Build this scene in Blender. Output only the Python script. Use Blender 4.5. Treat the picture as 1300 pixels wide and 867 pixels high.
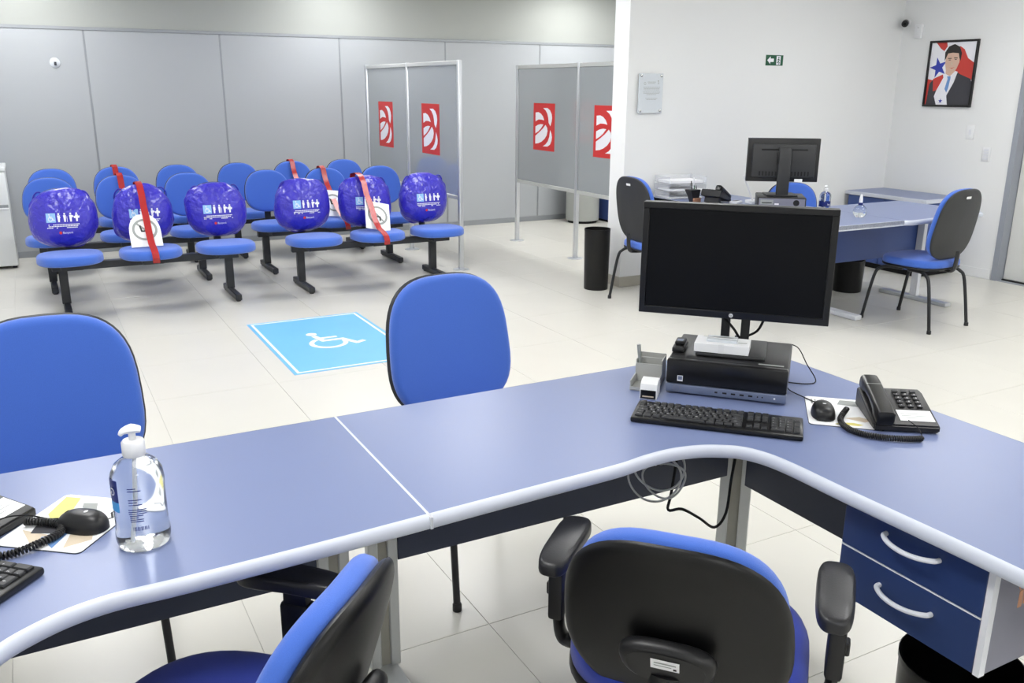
import bpy, bmesh, math, random
from mathutils import Vector, Matrix
PI=math.pi; R=math.radians
random.seed(4)
for o in list(bpy.data.objects): bpy.data.objects.remove(o)
S=bpy.context.scene; C=S.collection
# ------------------------------------------------------------------ camera, world, exposure
p_,y_,r_=0.28016395,0.49678234,0.00632421
fw=Vector((math.sin(y_)*math.cos(p_),math.cos(y_)*math.cos(p_),-math.sin(p_)))
rt=Vector((math.cos(y_),-math.sin(y_),0)); up=rt.cross(fw)
r2=rt*math.cos(r_)+up*math.sin(r_); u2=up*math.cos(r_)-rt*math.sin(r_)
cd=bpy.data.cameras.new('camera'); cam=bpy.data.objects.new('camera',cd); C.objects.link(cam)
cam.matrix_world=Matrix(((r2.x,u2.x,-fw.x,0),(r2.y,u2.y,-fw.y,0),(r2.z,u2.z,-fw.z,1.6),(0,0,0,1)))
cd.sensor_width=36; cd.lens=36*1118.6/1300; cd.clip_start=.02
S.camera=cam
W=bpy.data.worlds.new('world'); S.world=W; W.use_nodes=True
W.node_tree.nodes['Background'].inputs[0].default_value=(.8,.85,.9,1); W.node_tree.nodes['Background'].inputs[1].default_value=.3
S.view_settings.view_transform='Standard'; S.view_settings.look='None'; S.view_settings.gamma=1; S.view_settings.use_curve_mapping=False
S.view_settings.exposure=0.08
LAMP=13.5
# ------------------------------------------------------------------ materials
def lin(c): return tuple(((v/255)/12.92 if v/255<=.04045 else ((v/255+.055)/1.055)**2.4) for v in c)
MT={}
def mat(n,c,rough=.5,metal=0,var=.06,scale=40,bump=0,bscale=300,trans=0,emit=0,ior=1.45,coat=0,alpha=1,spec=.5,sheen=0,bdist=.004):
    m=bpy.data.materials.new(n); m.use_nodes=True; nt=m.node_tree; b=nt.nodes['Principled BSDF']
    L=lin(c)
    b.inputs['Roughness'].default_value=rough; b.inputs['Metallic'].default_value=metal
    b.inputs['IOR'].default_value=ior; b.inputs['Transmission Weight'].default_value=trans
    b.inputs['Coat Weight'].default_value=coat; b.inputs['Coat Roughness'].default_value=.04; b.inputs['Alpha'].default_value=alpha
    b.inputs['Specular IOR Level'].default_value=spec; b.inputs['Sheen Weight'].default_value=sheen
    tc=nt.nodes.new('ShaderNodeTexCoord')
    if var>0:
        nz=nt.nodes.new('ShaderNodeTexNoise'); nz.inputs['Scale'].default_value=scale; nz.inputs['Detail'].default_value=4
        nt.links.new(tc.outputs['Object'],nz.inputs['Vector'])
        mx=nt.nodes.new('ShaderNodeMix'); mx.data_type='RGBA'
        mx.inputs[6].default_value=tuple(v*(1-var) for v in L)+(1,); mx.inputs[7].default_value=tuple(min(1,v*(1+var)) for v in L)+(1,)
        nt.links.new(nz.outputs['Fac'],mx.inputs[0]); nt.links.new(mx.outputs[2],b.inputs['Base Color'])
    else: b.inputs['Base Color'].default_value=L+(1,)
    if bump>0:
        nb=nt.nodes.new('ShaderNodeTexNoise'); nb.inputs['Scale'].default_value=bscale; nb.inputs['Detail'].default_value=2
        nt.links.new(tc.outputs['Object'],nb.inputs['Vector'])
        bp=nt.nodes.new('ShaderNodeBump'); bp.inputs['Strength'].default_value=bump; bp.inputs['Distance'].default_value=bdist
        nt.links.new(nb.outputs['Fac'],bp.inputs['Height']); nt.links.new(bp.outputs['Normal'],b.inputs['Normal'])
    if emit: b.inputs['Emission Color'].default_value=L+(1,); b.inputs['Emission Strength'].default_value=emit
    MT[n]=m; return m
mat('tile',(210,208,200),.27,var=.025,scale=3,bump=.015,bscale=12)
mat('grout',(190,188,181),.8)
mat('wall_white',(230,231,231),.75,var=.012,scale=2,bump=.03,bscale=200)
mat('wall_panel',(172,176,180),.5,var=.012,scale=2)
mat('panel_rail',(150,154,158),.45,metal=.3)
mat('wall_upper',(168,171,167),.8,var=.012,scale=2)
mat('ceil',(235,235,232),.8,var=.01)
mat('skirt',(176,172,160),.35,var=.05,scale=8)
mat('lampglow',(253,253,252),.5,var=0,emit=LAMP)
mat('white_plastic',(232,233,235),.35,var=.01)
mat('nosing',(200,205,217),.36,var=.015)
mat('edge_white',(222,224,230),.4,var=.01)
mat('desk_blue',(116,128,166),.32,var=.05,scale=600,bump=.02,bscale=700)
mat('desk_navy',(47,62,112),.38,var=.04,scale=8)
mat('drawer_navy',(40,58,102),.33,var=.05,scale=8)
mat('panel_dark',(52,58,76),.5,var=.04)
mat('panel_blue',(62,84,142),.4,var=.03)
mat('grey_lilac',(124,124,138),.45,var=.03)
mat('alu',(196,198,196),.38,metal=.2,var=.03)
mat('alu_bright',(205,208,212),.3,metal=.6,var=.02)
mat('groove',(152,150,140),.5,var=.05)
mat('fabric',(64,106,200),.85,var=.10,scale=500,bump=.35,bscale=900,sheen=.3)
mat('fabric_dark',(34,56,158),.85,var=.10,scale=500,bump=.35,bscale=900,sheen=.2)
mat('black_plastic',(24,24,26),.38,var=.08)
mat('shell_plastic',(46,47,49),.45,var=.06,bump=.15,bscale=900)
mat('shell_gloss',(11,11,12),.33,var=.08,bump=.1,bscale=700,spec=.4)
mat('black_metal',(34,35,38),.4,metal=.1,var=.05)
mat('bench_metal',(46,48,52),.42,metal=.1,var=.06)
mat('bag',(52,44,180),.3,var=.12,scale=9,bump=.9,bscale=22,bdist=.02,coat=.5)
mat('bag_dark',(38,32,160),.3,var=.1)
mat('print_white',(238,238,244),.6,var=0)
mat('print_sky',(150,195,238),.6,var=0)
mat('print_red',(206,52,52),.5,var=.03)
mat('tape',(166,38,38),.25,var=.12,scale=30,bump=.3,bscale=40)
mat('tape_dark',(180,40,34),.3,var=.1)
mat('paper',(238,239,241),.7,var=.01)
mat('print_grey',(150,154,152),.6,var=.05)
mat('print_black',(30,30,32),.6,var=0)
mat('mat_blue',(112,182,232),.4,var=.04,scale=5)
mat('screen_grey',(156,161,164),.05,var=.01,spec=.8,coat=.8)
mat('screen_black',(6,7,10),.4,var=0,spec=.2)
mat('tower_black',(30,30,32),.4,var=.06)
mat('tower_front',(14,14,16),.28,var=.06)
mat('tower_strip',(112,122,148),.35,metal=.3,var=.03)
mat('key',(44,45,48),.5,var=.06)
mat('legend',(215,217,220),.6,var=0)
mat('steel',(200,200,200),.25,metal=1,var=.02)
mat('bottle_clear',(246,250,252),.11,var=0,trans=1,ior=1.36)
mat('acrylic',(225,228,235),.12,var=.02,alpha=.22)
mat('organizer_grey',(186,187,184),.3,var=.03,alpha=.85)
mat('label_navy',(28,44,120),.4,var=.02)
mat('label_cyan',(70,160,225),.4,var=.02)
mat('gel_blue',(150,200,235),.05,var=0,trans=.9,ior=1.36)
mat('cable_grey',(186,188,186),.5,var=.05)
mat('sign_green',(24,84,58),.45,var=.02)
mat('plaque',(206,212,218),.18,var=.02,coat=.4)
mat('frame_black',(20,19,20),.35,var=.05)
mat('skin',(214,180,160),.6,var=.05,scale=20)
mat('hair',(42,40,38),.6,var=.08)
mat('suit',(62,62,68),.7,var=.06)
mat('tie',(110,150,205),.6,var=.05)
mat('star_blue',(52,66,170),.6,var=.03)
mat('flag_red',(200,66,58),.6,var=.12,scale=8)
mat('door_frame',(150,155,164),.45,var=.03)
mat('door_white',(212,213,211),.5,var=.015)
mat('shade_dark',(30,30,32),.8)  # shade under the door leaf as a dark colour
mat('fridge_white',(222,225,226),.35,var=.01)
mat('water',(170,195,235),.05,var=0,trans=.9,ior=1.33)
mat('yellow',(214,204,120),.6,var=.1)
mat('tan',(205,190,168),.6,var=.1)
mat('pad_black',(20,20,22),.8)
mat('armpad',(34,34,37),.36,var=.06,bump=.1,bscale=300)
mat('copper',(190,140,110),.35,metal=.6)
mat('pink',(205,150,140),.5)
# ------------------------------------------------------------------ mesh helpers
def NB(): return bmesh.new()
def xf(bm,vs,M):
    for v in vs: v.co=M@v.co
def T(x=0,y=0,z=0): return Matrix.Translation((x,y,z))
def RZ(a): return Matrix.Rotation(a,4,'Z')
def RX(a): return Matrix.Rotation(a,4,'X')
def RY(a): return Matrix.Rotation(a,4,'Y')
def box(bm,x0,x1,y0,y1,z0,z1,bev=0,seg=2,M=None):
    g=bmesh.ops.create_cube(bm,size=1); vs=g['verts']
    for v in vs: v.co=Vector(((x0+x1)/2+v.co.x*(x1-x0),(y0+y1)/2+v.co.y*(y1-y0),(z0+z1)/2+v.co.z*(z1-z0)))
    if bev>0:
        es=list({e for v in vs for e in v.link_edges})
        k=bmesh.ops.bevel(bm,geom=es,offset=bev,segments=seg,affect='EDGES',profile=.5)
        vs=list({v for f in k['faces'] for v in f.verts}|{v for v in vs if v.is_valid})
    if M is not None: xf(bm,vs,M)
    return bm
def rings(bm,rs,cap0=True,cap1=True,closed=False):
    V=[[bm.verts.new(p) for p in r] for r in rs]; n=len(V[0])
    m=len(V)
    for i in range(m if closed else m-1):
        a,b=V[i],V[(i+1)%m]
        for j in range(n): bm.faces.new((a[j],a[(j+1)%n],b[(j+1)%n],b[j]))
    if not closed:
        if cap0: bm.faces.new(V[0][::-1])
        if cap1: bm.faces.new(V[-1])
    return V
def lathe(bm,prof,seg=24,cx=0,cy=0,M=None):
    rs=[[Vector((cx+r*math.cos(2*PI*k/seg),cy+r*math.sin(2*PI*k/seg),z)) for k in range(seg)] for r,z in prof]
    V=rings(bm,rs,prof[0][0]>1e-6,prof[-1][0]>1e-6)
    if M is not None: xf(bm,[v for r in V for v in r],M)
    return bm
def crom(P,n=8):
    P=[Vector(p) for p in P]; out=[]
    for i in range(len(P)-1):
        a=P[max(i-1,0)];b=P[i];c=P[i+1];d=P[min(i+2,len(P)-1)]
        for k in range(n):
            t=k/n; out.append(.5*((2*b)+(c-a)*t+(2*a-5*b+4*c-d)*t*t+(3*b-a-3*c+d)*t**3))
    out.append(P[-1]); return out
def tube(bm,P,r,seg=10,smooth=0,flat=1):
    P=[Vector(p) for p in P]
    if smooth:
        if isinstance(r,(list,tuple)):
            m0=len(r); r=[r[min(i//smooth,m0-1)]*(1-(i%smooth)/smooth)+r[min(i//smooth+1,m0-1)]*((i%smooth)/smooth) for i in range((m0-1)*smooth+1)]
        P=crom(P,smooth)
    rs=[]; N=None
    for i,p in enumerate(P):
        t=(P[min(i+1,len(P)-1)]-P[max(i-1,0)]).normalized()
        if N is None:
            N=t.cross(Vector((0,0,1)))
            if N.length<1e-3: N=t.cross(Vector((1,0,0)))
        N=(N-t*N.dot(t)).normalized(); B=t.cross(N)
        rr=r[i] if isinstance(r,(list,tuple)) else r
        rs.append([p+N*rr*math.cos(2*PI*k/seg)+B*rr*flat*math.sin(2*PI*k/seg) for k in range(seg)])
    rings(bm,rs); return bm
def prism(bm,poly,z0,z1,M=None):
    a=[bm.verts.new((x,y,z0)) for x,y in poly]; b=[bm.verts.new((x,y,z1)) for x,y in poly]; n=len(poly)
    bm.faces.new(a[::-1]); bm.faces.new(b)
    for i in range(n): bm.faces.new((a[i],a[(i+1)%n],b[(i+1)%n],b[i]))
    if M is not None: xf(bm,a+b,M)
    return bm
def sweep(bm,path,prof):
    """path 2-D, prof list of (n offset to the right of travel, z), closed profile"""
    rs=[]; m=len(path)
    for i,p in enumerate(path):
        t=(Vector(path[min(i+1,m-1)])-Vector(path[max(i-1,0)])).normalized(); n=Vector((t.y,-t.x))
        rs.append([Vector((p[0]+n.x*a,p[1]+n.y*a,z)) for a,z in prof])
    rings(bm,rs); return bm
def sup(a,b,n,k,seg,taper=0):
    t=2*PI*k/seg; c,s=math.cos(t),math.sin(t)
    x=a*math.copysign(abs(c)**(2/n),c); y=b*math.copysign(abs(s)**(2/n),s)
    return x*(1+taper*y/b),y
def pad(bm,a,b,t,n=2.6,taper=0,e=.02,crown=.008,bend=0,bendy=0,seg=40,M=None):
    """cushion in xy, thickness along z"""
    pr=[(.0,0),(.5,0)]
    for k in range(5):
        an=PI/2*k/4; pr.append((-e*(1-math.sin(an)),e*.6*(1-math.cos(an))))
    for k in range(1,6):
        an=PI/2*k/5; pr.append((-e*(1-math.cos(an)),t-e+e*math.sin(an)))
    pr+= [(.8,t+crown*.35),(.55,t+crown*.7),(.28,t+crown*.93)]
    rs=[]
    for i,(s,z) in enumerate(pr):
        ring=[]
        for k in range(seg):
            x,y=sup(a,b,n,k,seg,taper)
            if i<2 or i>=len(pr)-3:
                f=max(s,.02)
            else:
                L=math.hypot(x,y); f=max(.05,(L+s)/L)
            x*=f;y*=f
            ring.append(Vector((x,y,z+bend*(x/a)**2+bendy*(y/b)**2)))
        rs.append(ring)
    V=rings(bm,rs)
    if M is not None: xf(bm,[v for r in V for v in r],M)
    return bm
def mesh(name,bm,m,smooth=None):
    bmesh.ops.recalc_face_normals(bm,faces=bm.faces[:])
    me=bpy.data.meshes.new(name); bm.to_mesh(me); bm.free()
    for k in (m if isinstance(m,(list,tuple)) else [m]): me.materials.append(MT[k])
    if smooth is not None:
        for p in me.polygons: p.use_smooth=True
        me.set_sharp_from_angle(angle=R(smooth))
    return me
def link(name,me,parent=None,loc=None,rz=0):
    o=bpy.data.objects.new(name,me); C.objects.link(o)
    if parent: o.parent=parent
    if loc is not None: o.location=loc
    if rz: o.rotation_euler=(0,0,rz)
    return o
def obj(name,bm,m,parent=None,smooth=40,loc=None,rz=0): return link(name,mesh(name,bm,m,smooth),parent,loc,rz)
def tag(o,label=None,cat=None,group=None,kind=None):
    if label: o['label']=label
    if cat: o['category']=cat
    if group: o['group']=group
    if kind: o['kind']=kind
    return o
def thing(name,label,cat,loc=(0,0,0),rz=0,group=None):
    o=bpy.data.objects.new(name,None); C.objects.link(o); o.location=loc; o.rotation_euler=(0,0,rz); o.empty_display_size=.05
    return tag(o,label,cat,group)
def copy_tree(o,parent=None):
    c=o.copy(); C.objects.link(c)
    if parent: c.parent=parent
    for ch in list(o.children): copy_tree(ch,c)
    return c
def adopt(o,p):
    bpy.context.view_layer.update(); o.parent=p; o.matrix_parent_inverse=p.matrix_world.inverted()
    for k in ('label','category'):
        if k in o: del o[k]
    return o
def struct(name,bm,m,smooth=None):
    o=obj(name,bm,m,None,smooth); o['kind']='structure'; return o
# --- flat print: list of (polygon, material); layered by dz; optional mapping fn(x,y,z)->Vector
def circ(cx,cy,r,n=24,ry=None): return [(cx+r*math.cos(2*PI*k/n),cy+(ry or r)*math.sin(2*PI*k/n)) for k in range(n)]
def rect(x0,x1,y0,y1): return [(x0,y0),(x1,y0),(x1,y1),(x0,y1)]
def stroke(P,w):
    q=[]
    for i in range(len(P)-1):
        a,b=Vector(P[i]),Vector(P[i+1]); t=(b-a).normalized(); n=Vector((-t.y,t.x))*w/2
        e=t*w*.3
        q.append([tuple(a-e+n),tuple(a-e-n),tuple(b+e-n),tuple(b+e+n)])
    return q
def ring(cx,cy,r,w,a0=0,a1=2*PI,n=24):
    q=[]
    for k in range(n):
        s=a0+(a1-a0)*k/n; e=a0+(a1-a0)*(k+1)/n
        q.append([(cx+(r+d)*math.cos(t),cy+(r+d)*math.sin(t)) for d,t in ((-w/2,s),(w/2,s),(w/2,e),(-w/2,e))])
    return q
def flat(name,items,parent=None,fn=None,dz=.0006,z0=0,M=None,base=0):
    """items: (poly or list of polys, matname, layer)"""
    mats=[]; bm=NB(); np_=0
    for it in items:
        polys,mn=it[0],it[1]; lay=it[2] if len(it)>2 else 0
        if polys and not isinstance(polys[0],list): polys=[polys]
        if mn not in mats: mats.append(mn)
        for po in polys:
            vs=[]; np_+=1
            for x,y in po:
                z=z0+lay*dz+(np_%40)*6e-6
                v=fn(x,y,z) if fn else Vector((x,y,z))
                if M is not None: v=M@v
                vs.append(bm.verts.new(v))
            f=bm.faces.new(vs); f.material_index=mats.index(mn)
    me=bpy.data.meshes.new(name); bm.to_mesh(me); bm.free()
    for k in mats: me.materials.append(MT[k])
    return link(name,me,parent)
TXT={}
def text(s,size=1,bold=0):
    """list of triangles/polys of a string, baseline at 0,0"""
    if s not in TXT:
        cu=bpy.data.curves.new('t','FONT'); cu.body=s; cu.size=1; cu.resolution_u=2; cu.offset=bold
        o=bpy.data.objects.new('t',cu); C.objects.link(o); bpy.context.view_layer.update()
        me=bpy.data.meshes.new_from_object(o.evaluated_get(bpy.context.evaluated_depsgraph_get()))
        TXT[s]=[[(me.vertices[i].co.x,me.vertices[i].co.y) for i in p.vertices] for p in me.polygons]
        bpy.data.objects.remove(o); bpy.data.curves.remove(cu); bpy.data.meshes.remove(me)
    return [[(x*size,y*size) for x,y in p] for p in TXT[s]]
def shift(polys,dx,dy,s=1): return [[(x*s+dx,y*s+dy) for x,y in p] for p in polys]
def wheelchair():
    """accessibility figure in a box about 1 high, centred"""
    q=[circ(-.17,.42,.085,16)]
    q+=stroke([(-.16,.28),(-.10,-.02),(.2,-.02),(.34,-.33),(.46,-.27)],.085)
    q+=stroke([(-.13,.14),(.14,.14)],.07)
    q+=ring(-.06,-.16,.26,.075,R(118),R(372),22)
    return q
def person(kind):
    q=[circ(0,.40,.11,10)]
    q.append([(-.16,.26),(.16,.26),(.13,-.08),(.09,-.5),(-.09,-.5),(-.13,-.08)])
    if kind==0: q.append([(.1,.1),(.24,.0),(.1,-.1)])
    if kind==1: q+=stroke([(.26,.1),(.26,-.5)],.05)
    if kind==2: q+= [circ(.2,.1,.12,8)]
    if kind==3: q+= [[(-.34,.12),(.34,.12),(.3,-.12),(-.3,-.12)]]
    return q
# ------------------------------------------------------------------ the room
X0,X1,Y0,Y1,H=-1.52,7.34,-2.455,9.6,2.75
fl=struct('floor',box(NB(),X0,X1,Y0,Y1,-.12,-.0025),'grout')
xs=[1.08+.65*k for k in range(-4,10)]+[X1]; ys=[2.13+.655*k for k in range(-7,12)]+[Y1]
tm={}
for i in range(len(xs)-1):
    for j in range(len(ys)-1):
        w,d=round(xs[i+1]-xs[i],3),round(ys[j+1]-ys[j],3)
        if (w,d) not in tm: tm[w,d]=mesh('tile',box(NB(),-w/2+.001,w/2-.001,-d/2+.001,d/2-.001,-.005,0,.0006,1),'tile')
        link('tile',tm[w,d],fl,((xs[i]+xs[i+1])/2,(ys[j]+ys[j+1])/2,0))
struct('ceiling',box(NB(),X0-.1,X1+.1,Y0-.1,Y1+.1,H,H+.1),'ceil')
wb=struct('wall_back',box(NB(),X0,X1,Y1+.02,Y1+.14,-.006,H),'wall_upper')
PZ=2.125; PJ=[.61+1.235*k for k in range(-1,6)]
pj=[X0]+[p for p in PJ]+[X1]
for a,b in zip(pj[:-1],pj[1:]):
    obj('wall_panel',box(NB(),a+.009,b-.009,Y1-.012,Y1+.02,.06,PZ-.03,.002,1),'wall_panel',wb)
for p in PJ: obj('joint_strip',box(NB(),p-.009,p+.009,Y1-.008,Y1+.02,.06,PZ-.03),'panel_rail',wb)
obj('top_rail',box(NB(),X0,X1,Y1-.018,Y1+.02,PZ-.03,PZ,.002,1),'panel_rail',wb)
obj('bottom_rail',box(NB(),X0,X1,Y1-.018,Y1+.02,0,.06,.002,1),'panel_rail',wb)
struct('wall_left',box(NB(),X0-.1,X0,Y0,Y1+.14,-.006,H),'wall_white')
struct('wall_front',box(NB(),X0-.1,X1+.1,Y0-.1,Y0,-.006,H),'wall_white')
# the right wall has a door opening
DY0,DY1,DZ=3.68,4.69,2.12
bm=NB(); box(bm,X1,X1+.12,DY1,Y1+.14,-.006,H); box(bm,X1,X1+.12,Y0,DY0,-.006,H); box(bm,X1,X1+.12,DY0,DY1,DZ,H)
struct('wall_right',bm,'wall_white')
dr=thing('door_1',None,None,(X1,(DY0+DY1)/2,0)); dr['kind']='structure'
hw=(DY1-DY0)/2
bm=NB()
for s in (-1,1): box(bm,-.012,.125,s*hw-(.05 if s>0 else 0),s*hw+(0 if s>0 else .05),0,DZ)
box(bm,-.012,.125,-hw,hw,DZ-.05,DZ); obj('door_frame',bm,'door_frame',dr)
lf=obj('door_leaf',box(NB(),.085,.122,-hw+.054,hw-.054,.012,DZ-.054,.003,1),'door_white',dr)
bm=NB(); lathe(bm,[(.0,0),(.026,0),(.026,.012),(.012,.016),(.012,.05),(0,.05)],14,M=T(.085,hw-.12,1.0)@RY(-PI/2)); tube(bm,[(.04,hw-.12,1),(.038,hw-.2,1),(.04,hw-.25,1)],.01,8); obj('door_handle',bm,'steel',lf)
obj('door_sign',box(NB(),.078,.085,hw-.2,hw-.1,1.12,1.22,.002,1),'pink',lf)
obj('threshold_shade',box(NB(),.07,.122,-hw+.05,hw-.05,0,.011),'shade_dark',dr)  # dark strip under the leaf, shade of the door gap put into its colour
# wall with the plaque and its end
EX,EY=4.235,5.93
struct('wall_centre',box(NB(),EX,X1,EY,EY+.2,-.006,H),'wall_white')
struct('baseboard_centre',box(NB(),EX-.008,X1,EY-.008,EY,0,.085,.002,1),'skirt')
struct('baseboard_end',box(NB(),EX-.008,EX,EY,EY+.2,0,.085,.002,1),'skirt')
struct('baseboard_right',box(NB(),X1-.008,X1,DY1+.01,EY-.01,0,.085,.002,1),'wall_white')
# ------------------------------------------------------------------ ceiling lights
def lamp(x,y,lab):
    t=thing('ceiling_light',lab,'light',(x,y,H),0,'recessed ceiling lights')
    bm=NB()
    for a,b,c,d in ((-.32,.32,-.62,-.60),(-.32,.32,.60,.62),(-.32,-.30,-.6,.6),(.30,.32,-.6,.6)): box(bm,a,b,c,d,-.025,-.001)
    obj('frame',bm,'white_plastic',t); obj('diffuser',box(NB(),-.3,.3,-.6,.6,-.018,-.002),'lampglow',t)
rows=[(8.68,'by the grey panelled wall'),(6.3,'above the waiting benches'),(3.9,'between benches and front desks'),(1.5,'above the front desks'),(-1.7,'added behind the front desks as fill')]  # last row is added fill light for the drawers and desk posts
cols=[(.05,'left'),(3.0,'middle'),(5.9,'right')]
for y,a in rows:
    for x,b in cols: lamp(x,y if not(x>5 and 6<y<7) else 7.3,'white ceiling light panel '+a+', '+b+' of three')
# ------------------------------------------------------------------ benches
def make_bench(label):
    t=thing('waiting_bench',label,'bench',(0,0,0),0,'three-seat beam benches')
    obj('beam',box(NB(),-.66,.66,.03,.085,.295,.35,.004,1),'bench_metal',t)
    for s in (-1,1):
        l=obj('leg',box(NB(),s*.59-.03,s*.59+.03,.032,.083,.05,.31,.004,1),'bench_metal',t)
        obj('foot',box(NB(),s*.59-.024,s*.59+.024,-.25,.25,.008,.055,.006,1),'bench_metal',l)
        bm=NB()
        for y in (-.225,.225): lathe(bm,[(.018,0),(.018,.01)],10,s*.59,y)
        obj('foot_cap',bm,'black_plastic',l)
    for k in (-1,0,1):
        x=k*.535
        st=obj('seat',pad(NB(),.215,.235,.07,2.5,.04,.03,.006,0,0,36,T(x,-.19,.39)@RX(R(-2))),'fabric',t,60)
        obj('seat_bracket',box(NB(),x-.07,x+.07,-.28,.09,.35,.395),'bench_metal',st)
        b=obj('backrest',pad(NB(),.198,.185,.05,2.5,-.07,.024,.006,.012,0,36,T(x,.125,.695)@RX(R(80))@RZ(0)),'fabric',t,60)
        obj('back_shell',pad(NB(),.2,.187,.012,2.5,-.07,.008,.002,.012,0,36,T(x,.138,.6965)@RX(R(80))),'black_plastic',b,60)
        bm=NB(); tube(bm,[(x,.06,.36),(x,.12,.37),(x,.15,.42),(x,.148,.6)],.028,8,4,.35); obj('back_support',bm,'bench_metal',t)
    return t
B0=make_bench('blue three-seat bench, left of the front row, with three bagged backrests')
spots=[((.715,7.08),'blue three-seat bench, left of the front row, its three backs in plastic bags'),
 ((2.47,7.08),'blue three-seat bench, right of the front row, its three backs in plastic bags'),
 ((.655,7.97),'blue three-seat bench, left of the middle row, behind bagged bench'),
 ((2.40,7.97),'blue three-seat bench, right of the middle row, with a paper notice on it'),
 ((.70,8.85),'blue three-seat bench, left of the back row against grey wall'),
 ((2.33,8.85),'blue three-seat bench, right of the back row against grey wall')]
BN=[]
for i,((x,y),lb) in enumerate(spots):
    b=B0 if i==0 else copy_tree(B0); b.location=(x,y,0); b['label']=lb; BN.append(b)
# ------------------------------------------------------------------ plastic bags over the front backrests
def make_bag(x,y,lab,seed,tilt=0):
    rnd=random.Random(seed); a,b=.222+rnd.uniform(-.008,.008),.214+rnd.uniform(-.004,.004); zc=.674; sk=rnd.uniform(-.06,.06)
    ph=[rnd.uniform(0,6) for _ in range(6)]
    nexp=2.35+rnd.uniform(0,.5)
    def out(t):
        c,s=math.cos(t),math.sin(t)
        x=a*math.copysign(abs(c)**(2/nexp),c); z=b*math.copysign(abs(s)**(2/nexp),s)
        f=1+.024*math.sin(3*t+ph[0])+.016*math.sin(5*t+ph[1])+.010*math.sin(11*t+ph[2])+.006*math.sin(19*t+ph[3])
        return x*f*(1-.07*z/b)+sk*z,z*f
    def front(x,z):
        u,v=(x-sk*z)/a/(1-.07*z/b),z/b; rr=min(1,(abs(u)**nexp+abs(v)**nexp)**(1/nexp))
        d=.115*(1-rr**3.2)**.6*(1-.25*v)
        w=.006*math.sin(11*u+5*v*v+ph[3])*max(0,v)+.004*math.sin(23*u+ph[4]+3*v)*max(0,v-.1)+.004*math.sin(6*u-9*v+ph[5])*(rr**2)
        th=math.atan2(x,b*1.25-z)
        w+=.010*(abs(math.sin(9*th+ph[2]))-.4)*max(0,v-.05)+.005*(abs(math.sin(21*th+ph[0]))-.4)*max(0,v+.1)+.006*(abs(math.sin(7*u+4*v+ph[1]))-.4)*max(0,-v-.45)
        return d+w*(1-rr**6)
    t=thing('plastic_bag',lab,'bag',(x,y,zc),tilt,'plastic bags over the front-row backrests')
    bm=NB(); seg=64; rs=[]
    fr=[0.03,.15,.3,.45,.6,.7,.8,.87,.93,.97,1]
    for f in fr: rs.append([Vector((out(2*PI*k/seg)[0]*f,-front(out(2*PI*k/seg)[0]*f,out(2*PI*k/seg)[1]*f),out(2*PI*k/seg)[1]*f)) for k in range(seg)])
    for f,dd in ((.99,.03),(.96,.055),(.85,.075),(.5,.085),(.05,.085)): rs.append([Vector((out(2*PI*k/seg)[0]*f,dd+.004*math.sin(9*k/seg*2*PI),out(2*PI*k/seg)[1]*f)) for k in range(seg)])
    rings(bm,rs); obj('sack',bm,'bag',t,75)
    for s in (-1,1):
        obj('drawstring',tube(NB(),[(s*.13,.01,b*.86),(s*.155,.0,b*.86),(s*.178,.005,b*.72),(s*.185,.02,b*.55)],.006,6,4),'bag_dark',t)
    its=[]
    its.append((rect(-.118,-.052,-.005,.06),'print_sky',0)); its.append((shift(wheelchair(),-.085,.028,.055),'print_white',1))
    for k in range(4): its.append((shift(person(k),-.03+.042*k,.028,.062),'print_white',0))
    for k,(l,z) in enumerate(((.232,-.022),(.225,-.033),(.08,-.044),(.10,-.044))):
        x0=-.118 if k<3 else .02
        n=int(l/.011)
        for q in range(n):
            if random.Random(seed+k*50+q).random()<.86: its.append((rect(x0+q*.011,x0+q*.011+.0085,z-.003,z+.003),'print_white',0))
    its.append((circ(-.028,-.08,.011,10),'print_red',0))
    its.append((shift(text('Banpará',.022),-.013,-.087),'print_white',0))
    def fn(px,pz,lz): 
        pz=pz-.012
        return Vector((px*.92,-front(px*.92,pz)-.003-lz,pz))
    # subdivide long shapes by mapping vertices only
    flat('print',its,t,fn,.0012)
    return t
bx=[('leftmost of the bagged front-row seats',.715-.535),('second from the left, red tape and notice over it',.715),('third from the left, on the left bench',.715+.535),
    ('fourth from the left, on the right bench',2.47-.535),('fifth from the left, with red tape and tilted notice',2.47),('rightmost, beside the grey partition',2.47+.535)]
for i,(l,x) in enumerate(bx):
    make_bag(x,7.185,'blue plastic bag over a backrest, '+l,20+i,R((-4,3,-2,2,-3,1)[i]))
# ------------------------------------------------------------------ red tapes and notices
def ribbon(name,P,w,lab,grp,slant=0):
    bm=NB(); P=[Vector(p) for p in P]; rs=[]
    for i,p in enumerate(P):
        t=(P[min(i+1,len(P)-1)]-P[max(i-1,0)]).normalized(); n=t.cross(Vector((1,0,0))).normalized()*.0008
        s=Vector((w/2,0,0)); sh=Vector((slant*i/(len(P)-1),0,0))
        rs.append([p+sh-s-n,p+sh+s-n,p+sh+s+n,p+sh-s+n])
    rings(bm,rs); return tag(obj(name,bm,'tape',None,30),lab,'tape',grp)
g='red tapes closing the middle seats'
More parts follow.
